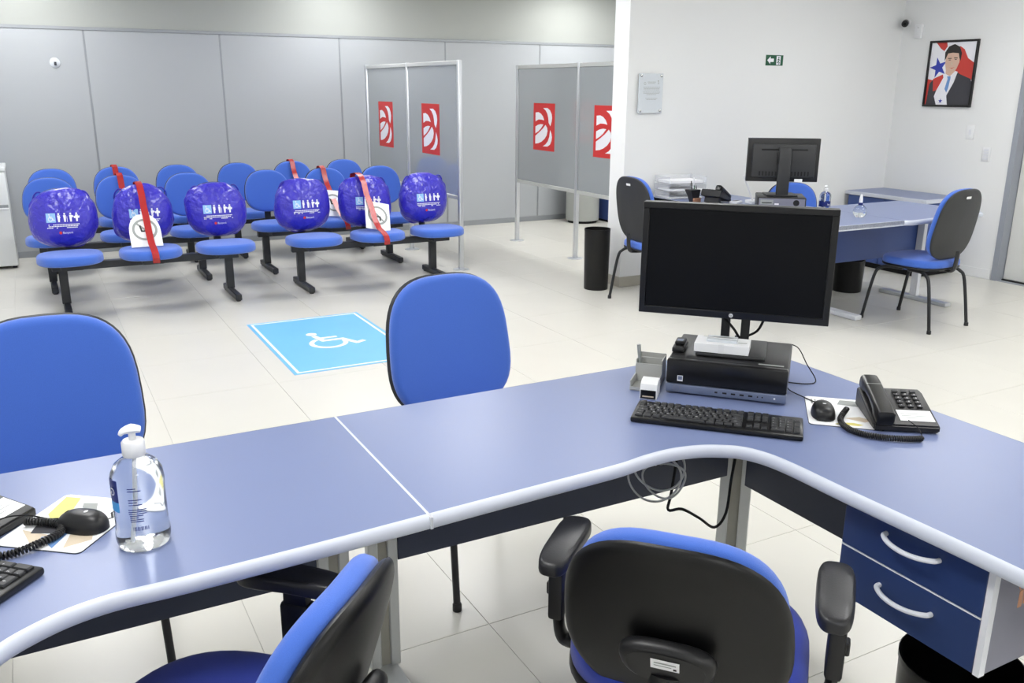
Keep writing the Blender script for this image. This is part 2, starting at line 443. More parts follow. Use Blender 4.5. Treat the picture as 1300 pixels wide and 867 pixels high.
# per row: world x, y of bench
def tape(x,y,front,lab,sl):
    if front: P=[(x,y+.24,.66),(x,y+.235,.8),(x,y+.21,.895),(x,y+.12,.912),(x,y+.035,.893),(x,y-.03,.835),(x,y-.065,.75),(x,y-.135,.685),(x,y-.225,.56),(x,y-.30,.50),(x,y-.385,.480),(x,y-.437,.455),(x,y-.448,.42),(x,y-.43,.385)]
    else: P=[(x,y+.19,.7),(x,y+.195,.85),(x,y+.18,.893),(x,y+.14,.9),(x,y+.095,.882),(x,y+.066,.80),(x,y+.03,.74),(x,y-.07,.66),(x,y-.22,.55),(x,y-.36,.484),(x,y-.437,.455),(x,y-.448,.42),(x,y-.43,.385)]
    return ribbon('red_tape',P,.047,lab,g,sl)
tape(.70,7.08,1,'red tape over the second bag from the left, down to the seat front',.02)
tape(2.40,7.08,1,'red tape over the fifth bag from the left, down to the seat front',.06)
tape(.645,7.97,0,'red tape over the bare middle-row backrest behind the second bag',.04)
tape(2.36,7.97,0,'red tape over the middle-row backrest with the white notice',.07)
tape(.68,8.85,0,'red tape over the back-row backrest, left of the two in that row',.05)
tape(2.31,8.85,0,'red tape over the back-row backrest, right of the two in that row',.06)
def notice(name,loc,rx,roll,lab,arch=False,w=.215,h=.26):
    t=thing(name,lab,'sign',loc,0,'white keep-clear notices on closed seats')
    t.rotation_euler=(rx,roll,0)
    if arch: po=[(-w/2,0)]+[(w/2,0)]+[(w/2*math.cos(PI*k/12)**.8 if k<=6 else -w/2*abs(math.cos(PI*k/12))**.8,h*.45+h*.55*math.sin(PI*k/12)) for k in range(0,13)]
    else: po=rect(-w/2,w/2,0,h)
    M=RX(PI/2)
    obj('sheet',prism(NB(),po,-.0008,.0008,M),'paper',t,None)
    cy=h*.52
    its=[(ring(0,cy,.078,.017),'print_grey',0),(stroke([(-.052,cy+.052),(.052,cy-.052)],.015),'print_grey',1)]
    its+=[(stroke([(-.03,cy+.03),(-.022,cy-.012),(.02,cy-.012),(.02,cy-.045)],.012),'print_black',2)]
    flat('print',its,t,None,.0004,.0014,M)
notice('paper_notice',(.69,6.83,.477),R(-33),0,'white arched notice with a crossed-out seat symbol on the left front bench',True)
notice('paper_notice',(2.455,6.83,.478),R(-36),R(13),'white rectangular tilted notice with a crossed-out seat symbol on the right front bench')
notice('paper_notice',(2.385,7.755,.477),R(-33),R(6),'white notice with a crossed-out seat symbol on a middle-row seat')
# ------------------------------------------------------------------ partition screens
def logo():
    q=[]
    q.append([(.10,.80),(.24,.81),(.36,.78),(.46,.72),(.52,.64),(.40,.655),(.25,.655),(.10,.61)])
    q.append([(.46,.90),(.66,.905),(.78,.86),(.86,.78),(.88,.70),(.86,.62),(.80,.53)]+[(.72,.60),(.70,.70),(.66,.78),(.58,.85)])
    q.append([(.10,.50),(.22,.54),(.36,.56),(.48,.555),(.36,.46),(.24,.40),(.10,.35)])
    q.append([(.10,.30),(.28,.38),(.44,.46),(.58,.55),(.66,.49),(.68,.42),(.64,.33),(.54,.25),(.40,.185),(.25,.145),(.10,.13)])
    q.append([(.80,.45),(.86,.38),(.89,.30),(.87,.22),(.80,.14),(.68,.095),(.46,.09),(.60,.14),(.70,.21),(.76,.30)])
    return q
def screen(x,ya,yb,yc,lab):
    t=thing('partition_screen',lab,'partition',(x,yb,0),0,'grey partition screens')
    for y in (ya,yb,yc):
        d=y-yb
        ps=obj('post',box(NB(),-.02,.02,d-.02,d+.02,.004,1.83,.006,2),'alu_bright',t)
        obj('base_plate',lathe(NB(),[(.0,0),(.075,0),(.075,.004),(.06,.008),(0,.008)],24,0,d),'alu_bright',ps)
    for y0,y1 in ((ya,yb),(yb,yc)):
        a,b=y0-yb+.02,y1-yb-.02
        pn=obj('panel',box(NB(),-.006,.006,a+.005,b-.005,.665,1.79),'screen_grey',t)
        for z0_ in (.63,1.79): obj('rail',box(NB(),-.018,.018,a,b,z0_,z0_+.035,.003,1),'alu',t)
        c=(a+b)/2+.04; w,h=.42,.46; z0=.995
        for s in (-1,1):
            fn=(lambda u,v,l,c=c,s=s: Vector((s*(.0066+l),c-s*-1*(u-.5)*w if s>0 else c-(u-.5)*w,z0+v*h)))
            flat('logo_sticker',[(rect(0,1,0,1),'print_red',0),(logo(),'print_white',1)],pn,fn,.0006)
screen(3.37,7.2,8.385,9.56,'grey glossy partition with red logo stickers, beside the waiting benches')
screen(4.6,6.16,7.2,8.385,'grey glossy partition with red logo stickers, behind the white wall end')
# ------------------------------------------------------------------ accessibility floor mat
mt=thing('floor_sticker','light blue accessibility floor sticker with white wheelchair symbol','floor sign',(1.6,5.47,0))
obj('sheet',box(NB(),-.4,.4,-.63,.63,.0002,.0016),'mat_blue',mt)
its=[]
for d0,d1 in ((.022,.038),):
    X,Yv=.4,.63
    its+= [(rect(-X+d0,X-d0,-Yv+d0,-Yv+d1),'print_white'),(rect(-X+d0,X-d0,Yv-d1,Yv-d0),'print_white'),(rect(-X+d0,-X+d1,-Yv+d1,Yv-d1),'print_white'),(rect(X-d1,X-d0,-Yv+d1,Yv-d1),'print_white')]
its.append((shift(wheelchair(),.0,.0,.42),'print_white'))
flat('print',its,mt,None,.0004,.002)
# ------------------------------------------------------------------ chairs
def make_visitor(label):
    t=thing('visitor_chair',label,'chair',(0,0,0),0,'blue visitor chairs on four black legs')
    s=obj('seat',pad(NB(),.232,.225,.055,2.9,.03,.026,.006,0,0,44,T(0,.0,.428)),'fabric',t,60)
    obj('seat_shell',pad(NB(),.233,.226,.014,2.9,.03,.008,.001,0,0,44,T(0,0,.417)),'black_plastic',s,60)
    L=T(0,-.236,.73)@RZ(PI)@RX(R(80))
    b=obj('backrest',pad(NB(),.23,.242,.045,3.0,-.06,.026,.006,.022,.006,48,L),'fabric',t,60)
    sh=obj('back_shell',pad(NB(),.2345,.2465,.018,3.0,-.06,.014,.002,.022,.006,48,L@T(0,0,-.013)),'shell_plastic',b,60)
    obj('maker_tag',box(NB(),-.025,.025,-.008,.008,-.003,-.0005,0,1,L@T(0,.19,-.012)),'white_plastic',b)
    bm=NB(); tube(bm,[(0,-.02,.408),(0,-.2,.405),(0,-.25,.43),(0,-.262,.55)],.024,8,4,.4); obj('back_support',bm,'black_metal',t)
    for sx in (-1,1):
        for sy in (-1,1):
            bm=NB(); tube(bm,[(sx*.17,sy*.02,.402),(sx*.18,sy*.12,.402),(sx*.195,sy*.178,.385),(sx*.208,sy*.215,.32),(sx*.22,sy*.268,.012)],.0115,8,5)
            l=obj('leg',bm,'black_metal',t,50)
            obj('rubber_foot',lathe(NB(),[(.0,0),(.015,0),(.015,.022),(.0125,.026),(0,.026)],10,sx*.22,sy*.268),'black_plastic',l)
    bm=NB(); tube(bm,[(-.18,.1,.402),(.18,.1,.402)],.01,8); tube(bm,[(-.18,-.1,.402),(.18,-.1,.402)],.01,8); obj('seat_frame',bm,'black_metal',t,50)
    return t
V0=make_visitor('x')
vs=[((1.235,2.52),R(180+2),'blue fabric visitor chair behind the middle of the long blue desk'),
    ((-.03,2.50),R(180-3),'blue fabric visitor chair behind the hand-gel bottle, at the left edge'),
    ((5.47,4.03),R(4),'visitor chair with black back shell at the far desk near the door'),
    ((4.19,5.40),R(-92),'visitor chair with black back shell beside the tall waste bin')]
for i,((x,y),a,lb) in enumerate(vs):
    c=V0 if i==0 else copy_tree(V0); c.location=(x,y,0); c.rotation_euler=(0,0,a); c['label']=lb
def make_operator(label):
    t=thing('office_chair',label,'chair',(0,0,0),0,'blue swivel office chairs with armrests')
    s=obj('seat',pad(NB(),.245,.235,.075,2.7,-.02,.034,.008,0,0,44,T(0,.02,.43)),'fabric_dark',t,60)
    obj('seat_shell',pad(NB(),.247,.237,.03,2.7,-.02,.015,.001,0,0,44,T(0,.02,.415)),'black_plastic',s,60)
    L=T(0,-.24,.643)@RZ(PI)@RX(R(74))
    b=obj('backrest',pad(NB(),.205,.202,.055,2.7,-.06,.03,.008,.035,.01,52,L),'fabric',t,60)
    sh=obj('back_shell',pad(NB(),.214,.211,.03,2.7,-.06,.024,.004,.035,.01,52,L@T(0,0,-.022)),'shell_gloss',b,60)
    br=obj('back_bracket',pad(NB(),.088,.048,.034,2.6,-.1,.018,.002,0,0,32,L@T(0,-.03,-.026)@RX(PI)),'black_plastic',t,60)
    flat('label_sticker',[(rect(-.026,.026,-.012,.012),'paper',0),(rect(-.02,.02,.002,.005),'print_grey',1),(rect(-.02,.012,-.004,-.002),'print_grey',1),(rect(.015,.021,-.009,-.004),'print_black',1)],br,None,.0005,.0372,L@T(0,-.014,-.026)@RX(PI)@RZ(PI))
    bm=NB(); tube(bm,[(0,.0,.405),(0,-.22,.4),(0,-.285,.43),(0,-.28,.58)],.03,10,5,.45); obj('back_support',bm,'black_plastic',t)
    for sx in (-1,1):
        bm=NB(); tube(bm,[(sx*.12,.0,.408),(sx*.25,.0,.405),(sx*.285,.0,.425),(sx*.29,.0,.5)],.022,10,5,.55); 
        box(bm,sx*.29-.017,sx*.29+.017,-.034,.034,.47,.59,.008,2); box(bm,sx*.29-.013,sx*.29+.013,-.027,.027,.58,.635,.006,2)
        a=obj('armrest',bm,'black_plastic',t)
        bm=NB(); pad(bm,.037,.12,.032,3.4,.04,.014,.003,0,-.006,36,T(sx*.278,.0,.632)); obj('arm_pad',bm,'armpad',a,60)
        obj('adjust_knob',box(NB(),sx*.31-.006,sx*.31+.006,-.014,.014,.52,.55,.003,1),'black_plastic',a)
    obj('gas_column',lathe(NB(),[(.028,.1),(.028,.26),(.018,.262),(.018,.4),(.07,.402),(.07,.414)],16),'black_metal',t)
    for k in range(5):
        a=2*PI*k/5+.3; c,s_=math.cos(a),math.sin(a)
        bm=NB(); tube(bm,[(.02*c,.02*s_,.12),(.16*c,.16*s_,.105),(.29*c,.29*s_,.075)],[.026,.022,.015],8); l=obj('base_arm',bm,'black_plastic',t)
        obj('caster',lathe(NB(),[(0,-.02),(.027,-.02),(.03,-.014),(.03,.014),(.027,.02),(0,.02)],14,M=T(.29*c,.29*s_,.03)@RZ(a)@RX(PI/2)),'black_plastic',l)
    return t
O0=make_operator('x')
os_=[((1.11,1.25),R(-49),'blue swivel office chair with glossy black back, in front of the drawers'),
     ((.17,1.39),R(46),'blue swivel office chair tucked under the left desk, seen from its side'),
     ((5.50,5.30),R(140),'blue swivel office chair behind the far monitor')]
for i,((x,y),a,lb) in enumerate(os_):
    c=O0 if i==0 else copy_tree(O0); c.location=(x,y,0); c.rotation_euler=(0,0,a); c['label']=lb
# ------------------------------------------------------------------ front desks
DT=.742
def nosing_prof(z0,z1,d):
    n=8; return [(0,z1)]+[(d*(.35+.65*math.sin(PI*k/n)) if 0<k<n else d*.35,(z0+z1)/2+(z1-z0)/2*math.cos(PI*k/n)) for k in range(n+1)]+[(0,z0)]
def make_desk(label,inner,back,outer,end,mir):
    """inner: front edge path from the seam to the wing end"""
    sx=inner[0][0]; root=thing('corner_desk',label,'desk',(sx,back,0)); L=T(-sx,-back,0)
    path=[tuple(v)[:2] for v in crom([(x,y,0) for x,y in inner],6)]
    poly=path+[(outer,end),(outer,back),(sx,back)]
    bm=NB(); prism(bm,poly,DT-.026,DT,L); obj('worktop',bm,'desk_blue',root,None)
    pr=nosing_prof(DT-.031,DT+.001,.017)
    if not mir: pr=[(a,z) for a,z in pr]
    else: pr=[(-a,z) for a,z in pr]
    bm=NB(); sweep(bm,path,pr); xf(bm,bm.verts,L); obj('edge_nosing',bm,'nosing',root,60)
    s=1 if not mir else -1
    bm=NB(); box(bm,min(sx-s*.0035,sx),max(sx-s*.0035,sx),path[0][1]-.02,back,DT-.026,DT+.0006,0,1,L)
    obj('seam_edge',bm,'edge_white',root)
    bm=NB(); box(bm,min(sx,outer),max(sx,outer),back,back+.002,DT-.026,DT-.0003,0,1,L)
    box(bm,min(outer,outer+s*.002),max(outer,outer+s*.002),end,back,DT-.026,DT-.0003,0,1,L); obj('back_edge',bm,'desk_navy',root)
    # modesty panels
    py=2.055; px=outer-s*.15
    xa,xb=sx+s*.11,px-s*.05
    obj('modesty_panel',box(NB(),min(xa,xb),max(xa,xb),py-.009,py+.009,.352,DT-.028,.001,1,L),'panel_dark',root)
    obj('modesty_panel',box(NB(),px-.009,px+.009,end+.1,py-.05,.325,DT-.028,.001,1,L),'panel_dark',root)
    bm=NB()
    for a in (.32,.62): lathe(bm,[(.006,0),(.006,.003),(0,.003)],8,M=L@T(px-s*.1,py-.009,DT-.12+.0*a)@RX(PI/2))
    obj('panel_bolt',bm,'pad_black',root)
    def leg(cx,cy,ang,w):
        Q=L@T(cx,cy,0)@RZ(ang)
        bm=NB(); box(bm,-w/2,-w*.16,-.014,.014,.025,DT-.028,.003,1,Q); box(bm,w*.16,w/2,-.014,.014,.025,DT-.028,.003,1,Q)
        l=obj('leg',bm,'alu',root)
        obj('cable_channel',box(NB(),-w*.17,w*.17,-.006,.02,.025,DT-.028,0,1,Q),'groove',l)
        obj('foot',box(NB(),-.035,.035,-.24,.1,.008,.03,.006,1,Q),'alu',l)
        bm=NB()
        for yy in (-.22,.08): lathe(bm,[(.018,0),(.018,.009)],10,M=Q@T(0,yy,0))
        obj('levelling_foot',bm,'black_plastic',l)
    leg(sx+s*.065,py,0,.085)
    leg(px+s*.0,py+.0,s*R(-45),.105)
    leg(px,end+.06,s*R(-90),.085)
    return root
inR=[(.648,1.553),(.9,1.566),(1.134,1.577),(1.227,1.591),(1.313,1.595),(1.386,1.581),(1.437,1.557),(1.482,1.520),(1.509,1.46),(1.519,1.377),(1.522,1.216),(1.535,.9),(1.54,.66)]
inL=[(.642,1.553),(.4,1.540),(.164,1.532),(.058,1.533),(.006,1.528),(-.043,1.515),(-.091,1.492),(-.136,1.46),(-.175,1.41),(-.2,1.34),(-.212,1.2),(-.215,.9),(-.215,.66)]
make_desk('blue L-shaped desk with pale rounded edge, carrying the large black monitor',inR,2.19,2.135,.66,False)
make_desk('blue L-shaped desk on the left, carrying the hand-gel bottle',inL,2.19,-.85,.66,True)
# drawer pedestal hanging under the right wing
dp=thing('drawer_pedestal','navy two-drawer unit with curved white handles under the desk wing','drawers',(1.565,.895,.455))
ln=.365; dh=.262; L=T(0,0,0)
obj('body',box(NB(),.018,.42,.0,ln,.0,dh-.004,.001,1),'grey_lilac',dp)
obj('front_edge',box(NB(),.0,.018,-.002,.012,.0,dh-.004),'edge_white',dp)
for k,(z0,z1) in enumerate(((.002,.126),(.130,.254))):
    d=obj('drawer',box(NB(),-.001,.017,.013,ln,z0,z1,.0012,1),'drawer_navy',dp)
    obj('drawer_edge',box(NB(),-.0015,.016,.013,ln,z1,z1+.0025),'edge_white',d)
    zc=(z0+z1)/2+.014; yc=ln/2+.002
    bm=NB(); tube(bm,[(-.001,yc-.066,zc),(-.016,yc-.062,zc),(-.03,yc-.035,zc-.003),(-.034,yc,zc-.005),(-.03,yc+.035,zc-.003),(-.016,yc+.062,zc),(-.001,yc+.066,zc)],.0058,10,5); obj('handle',bm,'edge_white',d,60)
lk=obj('lock',lathe(NB(),[(.0,0),(.011,0),(.011,.008),(.009,.012),(0,.012)],14,M=T(.045,0,dh-.035)@RX(PI/2)),'steel',dp)
bm=NB(); tube(bm,[(.045,-.012,dh-.035),(.046,-.03,dh-.038)],.0022,6); tube(bm,[(.046+.009*math.cos(a/2),-.03,dh-.048+.009*math.sin(a/2)) for a in range(13)],.0012,5)
box(bm,.038,.050,-.032,-.030,dh-.095,dh-.056,.001,1); box(bm,.050,.058,-.034,-.032,dh-.088,dh-.058,.001,1); obj('key_ring',bm,'copper',lk)
# cables under the corner
bm=NB()
def loop(cx,cz,rx,rz,y,tw,n=28,ph=0):
    return [(cx+rx*math.cos(2*PI*k/n+ph)*.75,y+rx*math.cos(2*PI*k/n+ph)*-.6+tw*math.sin(4*PI*k/n),cz+rz*math.sin(2*PI*k/n+ph)) for k in range(n+1)]
tube(bm,[(1.40,1.80,.706),(1.39,1.79,.66)]+loop(1.42,.60,.072,.062,1.76,.008,ph=2.2)+loop(1.435,.565,.06,.052,1.755,.012,ph=2.0)+loop(1.41,.57,.075,.07,1.77,.006,ph=1.8)+[(1.37,1.80,.62),(1.40,1.81,.69),(1.41,1.81,.708)],.0032,6,2)
tag(obj('cable_coil',bm,'cable_grey',None,60),'loose grey cable coil hanging under the desk corner','cable')
bm=NB(); tube(bm,[(1.50,1.80,.708),(1.50,1.79,.62),(1.47,1.77,.51),(1.455,1.76,.468),(1.50,1.755,.462),(1.57,1.76,.415),(1.635,1.765,.367),(1.68,1.77,.40),(1.70,1.78,.50),(1.735,1.80,.60),(1.76,1.81,.708)],.0042,8,5)
tag(obj('power_cable',bm,'pad_black',None,60),'black cable sagging under the desk corner','cable')
# ------------------------------------------------------------------ desk equipment
def make_keyboard(label,loc,rz):
    t=thing('keyboard',label,'keyboard',loc,rz)
    obj('case',box(NB(),-.221,.221,-.071,.071,.001,.016,.005,2),'tower_front',t)
    u=.0188; xo=-.213; km={}
    leg=[]
    def key(x,y,w,h=1,ch=None):
        k=(w,h)
        if k not in km:
            W_,H_=w*u-.0035,h*u-.0035
            bm=NB(); rings(bm,[[Vector((sx*W_/2*f,sy*H_/2*f+o,z)) for sx,sy in ((-1,-1),(1,-1),(1,1),(-1,1))] for f,z,o in ((1,0,0),(.98,.003,0),(.84,.0055,.0006))])
            km[k]=mesh('key',bm,'key')
        px,py=xo+(x+w/2)*u,-.058+(y+h/2)*u*.985
        link('key',km[k],t,(px,py,.016))
        if ch: leg.append((shift(text(ch,.0075 if len(ch)==1 else .0042),px-.0055,py-.0005),'legend'))
    def row(y,x,spec):
        for w,ch in spec:
            if ch!='_': key(x,y,w,1,ch or None)
            x+=w
    one=lambda s:[(1,c) for c in s]
    row(5.3,0,[(1,'esc'),(1,'_')]+[(1,'f%d'%k) for k in range(1,5)]+[(.5,'_')]+[(1,'f%d'%k) for k in range(5,9)]+[(.5,'_')]+[(1,'f%d'%k) for k in range(9,13)])
    row(4,0,one("'1234567890-=")+[(2,'')])
    row(3,0,[(1.5,'tab')]+one('QWERTYUIOP')+[(1,'´'),(1,'['),(1.5,'')])
    row(2,0,[(1.75,'caps')]+one('ASDFGHJKLÇ')+[(1,'~'),(2.25,'enter')])
    row(1,0,[(1.25,'shift')]+one('\\ZXCVBNM,.;/')+[(1.75,'shift')])
    row(0,0,[(1.25,'ctrl'),(1.25,''),(1.25,'alt'),(6.25,''),(1.25,'alt'),(1.25,''),(1.25,''),(1.25,'ctrl')])
    for r in (5.3,4,3): row(r,15.4,[(1,''),(1,''),(1,'')])
    row(1,16.4,[(1,'')]); row(0,15.4,[(1,'')]*3)
    row(4,18.7,one('N/*-')); row(3,18.7,one('789')); row(2,18.7,one('456')); row(1,18.7,one('123')); row(0,18.7,[(2,'0'),(1,',')])
    key(21.7,2,1,2,'+'); key(21.7,0,1,2)
    flat('key_legends',leg,t,None,0,.0217)
    flat('logo_mark',[(circ(.043,.054,.006,16),'legend',0)]+[(shift(text('hp',.0068),.0394,.0516),'tower_front',1)],t,None,.0003,.0163)
make_keyboard('black full-size keyboard in front of the desktop computer',(1.535,1.68,DT),R(-46))
make_keyboard('black keyboard cut off at the left edge of the left desk',(-.268,1.545,DT),R(47))
def rounded(w,d,r,n=5):
    q=[]
    for cx,cy,a in ((w/2-r,d/2-r,0),(-w/2+r,d/2-r,90),(-w/2+r,-d/2+r,180),(w/2-r,-d/2+r,270)):
        q+=[(cx+r*math.cos(R(a+90*k/n)),cy+r*math.sin(R(a+90*k/n))) for k in range(n+1)]
    return q
def make_tower(label,loc,rz,front=True):
    t=thing('desktop_computer',label,'computer',loc,rz)
    w,d,h=.338,.30,.103
    obj('case',box(NB(),-w/2,w/2,-d/2+.02,d/2,.006,h,.006,2),'tower_black',t)
    bm=NB()
    for sx in (-1,1):
        for sy in (-.1,.11): lathe(bm,[(.012,0),(.012,.007)],10,sx*.14,sy)
    obj('rubber_feet',bm,'pad_black',t)
    bz=obj('front_bezel',box(NB(),-w/2-.001,w/2+.001,-d/2-.002,-d/2+.026,.032,h+.001,.006,2),'tower_front',t)
    st=obj('front_strip',box(NB(),-w/2-.001,w/2+.001,-d/2-.002,-d/2+.026,.005,.031,.004,2),'tower_strip',t)
    M=T(0,-d/2-.0024,0)@RX(PI/2)
    its=[(rect(-.137,-.121,.041,.058),'print_white',0),(rect(-.135,-.123,.045,.056),'tower_strip',1)]
    flat('sticker',its,bz,None,.0003,0,M)
    its=[(rect(x,x+w_,.016,.021),'pad_black',0) for x,w_ in ((-.028,.008),(-.006,.012),(.018,.012),(.042,.012),(.066,.012))]+[(circ(.092,.0185,.0022,10),'pad_black',0),(circ(.105,.0185,.0022,10),'pad_black',0),(circ(.138,.0185,.003,10),'print_white',0)]
    its+=[(ring(-.137,.0185,.0095,.0016),'grey_lilac',0),(shift(text('hp',.011),-.1432,.0148),'grey_lilac',0)]
    flat('ports',its,st,None,.0003,0,M)
    flat('top_label',[(rect(.085,.155,-d/2+.034,-d/2+.046),'print_grey',0)],t,None,.0003,h+.0006)
    # rear face with connectors
    M2=T(0,d/2+.0006,0)@RX(-PI/2)@RY(0)@Matrix.Scale(-1,4,(0,1,0))
    its=[(rect(-w/2+.008,w/2-.008,.012,h-.008),'grey_lilac',0)]
    for k in range(6): its.append((rect(-.14+k*.03,-.14+k*.03+.02,.02,.034),'label_navy' if k%2 else 'pad_black',1))
    its+=[(circ(-.1,.066,.022,16),'pad_black',1),(rect(.06,.15,.05,.085),'print_grey',1),(rect(.07,.14,.06,.066),'pad_black',2),(rect(.02,.05,.05,.06),'print_white',1)]
    flat('rear_ports',its,t,lambda x,y,z:Vector((x,d/2+.0006+z,y)),.0004)
    return t
make_tower('black desktop computer lying flat under the near monitor',(1.79,1.915,DT),R(-47.5))
def make_monitor(label,loc,rz,w,h,z0,base,coly,twin):
    """loc at the base plate bottom; screen faces local -y"""
    t=thing('monitor',label,'monitor',loc,rz)
    hd=obj('housing',box(NB(),-w/2,w/2,-.012,.022,z0,z0+h,.004,2),'black_plastic',t)
    bm=NB(); box(bm,-w/2+.03,w/2-.03,.022,.045,z0+.03,z0+h-.04,.01,2); obj('rear_bulge',bm,'shell_plastic',t)
    bm=NB()
    for k in range(16): box(bm,-w*.36+k*w*.045,-w*.36+k*w*.045+w*.02,.045,.0465,z0+.045,z0+.075)
    box(bm,-w*.32,w*.32,.045,.047,z0+h-.085,z0+h-.075)
    obj('vents',bm,'pad_black',hd)['kind']='stuff'
    bw=.019
    bm=NB()
    for a,b,c,d in ((-w/2,w/2,z0,z0+bw+.003),(-w/2,w/2,z0+h-bw,z0+h),(-w/2,-w/2+bw,z0+bw,z0+h-bw),(w/2-bw,w/2,z0+bw,z0+h-bw)): box(bm,a,b,-.018,-.0115,c,d,.0015,1)
    bz=obj('bezel',bm,'tower_front',t)
    obj('screen',box(NB(),-w/2+bw-.002,w/2-bw+.002,-.0135,-.011,z0+bw,z0+h-bw+.002),'screen_black',t)
    flat('logo_mark',[(circ(0,0,.0062,18),'legend',0),(shift(text('hp',.008),-.0045,-.0025),'tower_front',1)],bz,None,.0003,0,T(0,-.0184,z0+.0105)@RX(PI/2))
    cw=.085
    bm=NB()
    if twin:
        for s in (-1,1): box(bm,s*cw/2-(.026 if s>0 else 0),s*cw/2+(.026 if s<0 else 0),coly-.012,coly+.016,.01,z0+h*.75,.003,1)
        box(bm,-cw/2,cw/2,coly-.012,coly+.016,z0+h*.3,z0+h*.78,.003,1)
    else: box(bm,-cw/2,cw/2,coly-.02,coly+.02,.01,z0+h*.8,.006,2)
    st=obj('stand',bm,'shell_plastic',t)
    box_=NB(); box(box_,-.05,.05,.045,coly+.0,z0+h*.42,z0+h*.7,.004,1); obj('mount',box_,'black_plastic',st)
    obj('base',box(NB(),-base[0]/2,base[0]/2,-base[1]/2,base[1]/2,.0,.011,.004,2),'shell_plastic',t)
    return t
m=make_monitor('large black monitor, screen off, facing the camera on the near desk',(1.795,1.92,DT+.1045),R(-46),.553,.338,.094,(.20,.19),.085,True)
for ch in m.children:
    if ch.name.split('.')[0] in('housing','rear_bulge','bezel','screen'): ch.location=(-.012,.022,0)
bm=NB(); tube(bm,[(1.80,1.99,.945),(1.83,1.96,.90),(1.86,1.965,.868),(1.90,1.98,.85),(1.93,2.0,.80),(1.95,2.02,DT+.005)],.004,8,5)
tube(bm,[(1.90,1.90,.95),(1.90,1.93,.89),(1.87,1.97,.862),(1.90,2.02,.85)],.004,8,5)
adopt(obj('monitor_cable',bm,'pad_black',None,60),m)
# banded paper slips on the monitor base
t=thing('paper_stack','banded stack of white paper slips on top of the computer','paper',(1.742,1.905,DT+.1165),R(-47))
obj('slips',box(NB(),-.078,.078,-.045,.045,.0,.026,.001,1),'paper',t)
bm=NB(); box(bm,-.045,.042,-.02,.03,.026,.034,.001,1); obj('small_slips',bm,'plaque',t)
bm=NB(); box(bm,-.008,.008,-.046,.046,.0,.0265); box(bm,-.046,.043,-.001,.004,.034,.0346); obj('paper_band',bm,'white_plastic',t)
flat('print',[(rect(-.06,-.04,.035,.04),'print_grey'),(rect(.045,.07,-.01,-.004),'print_grey'),(rect(-.03,.03,.006,.014),'print_grey',12)],t,None,.0007,.0268)
# small black stamp on the computer
t=thing('date_stamp','small black self-inking stamp on the left of the computer top','stamp',(1.665,2.005,DT+.1045),R(-47))
obj('body',box(NB(),-.018,.018,-.045,.045,.0,.014,.003,2),'black_plastic',t)
obj('cap',box(NB(),-.015,.015,-.016,.036,.014,.026,.005,2),'shell_gloss',t)
flat('window',[(rect(-.009,.009,-.008,.014),'tower_strip',0)],t,None,.0003,.0263)
# organizer with pens
t=thing('desk_organizer','grey divided desk organizer holding a pen, left of the computer','organizer',(1.575,2.035,DT),R(-47))
bm=NB(); box(bm,-.04,.04,-.085,.075,.0,.004)
for x in (-.04,.037): box(bm,x,x+.003,-.085,.075,.004,.03); box(bm,x,x+.003,.0,.075,.03,.072)
for y,z in ((.072,.075),(.035,.07),(-.003,.06),(-.088,.012)): box(bm,-.04,.04,y,y+.003,.004,z)
obj('tray',bm,'organizer_grey',t)
tag(obj('pen',tube(NB(),[(-.022,.02,.006),(-.03,.012,.06),(-.036,.01,.115)],[.004,.005,.006],8),'print_grey',None,60,(1.575,2.035,DT),R(-47)),'grey pen standing in the desk organizer','pen')
# white ink stamp pad holder in front
t=thing('tape_dispenser','white rounded paper-clip dispenser with black front, left of the computer','dispenser',(1.508,1.938,DT+.0005),R(-46))
pr_=[(-.035,.0),(-.035,.028),(-.028,.043),(-.01,.05),(.02,.05),(.035,.035),(.035,0)]
bm=NB(); prism(bm,pr_,-.024,.024,RZ(PI/2)@RX(PI/2)); obj('body',bm,'white_plastic',t,35)
bm=NB(); box(bm,-.022,.022,-.0365,-.034,.001,.027,.001,1); obj('front_mouth',bm,'tower_front',t)
obj('front_bar',box(NB(),-.016,.016,-.038,-.0365,.007,.010),'tan',t)
def make_mouse(label,loc,rz):
    t=thing('mouse',label,'mouse',loc,rz)
    bm=NB(); prof=[]
    rs=[]
    for k in range(9):
        f=k/8; z=.036*math.sin(PI/2*f); s=math.cos(PI/2*f)**.55 if k<8 else .04
        rs.append([Vector((sup(.031,.054,2.5,q,32,-.06)[0]*s,sup(.031,.054,2.5,q,32,-.06)[1]*s-.006*f,.001+z)) for q in range(32)])
    rings(bm,rs); obj('shell',bm,'black_plastic',t,60)
    bm=NB(); lathe(bm,[(0,-.004),(.01,-.004),(.01,.004),(0,.004)],14,M=T(0,.028,.024)@RY(PI/2)); obj('scroll_wheel',bm,'pad_black',t)
    flat('logo_mark',[(circ(0,-.012,.005,12,.004),'legend',0)],t,None,.0003,.0375)
    return t
def cord(bm,P,r=.0016): return tube(bm,P,r,6,6)
def make_pad(label,loc,rz,w,d,items):
    t=thing('mouse_pad',label,'mouse pad',loc,rz)
    obj('pad',prism(NB(),rounded(w,d,.012),0,.0025),'paper',t,None)
    obj('underside',prism(NB(),rounded(w+.002,d+.002,.012),-.0,.0012),'pad_black',t,None)
    flat('picture',items,t,None,.0003,.0028)
DZp=DT+.0002
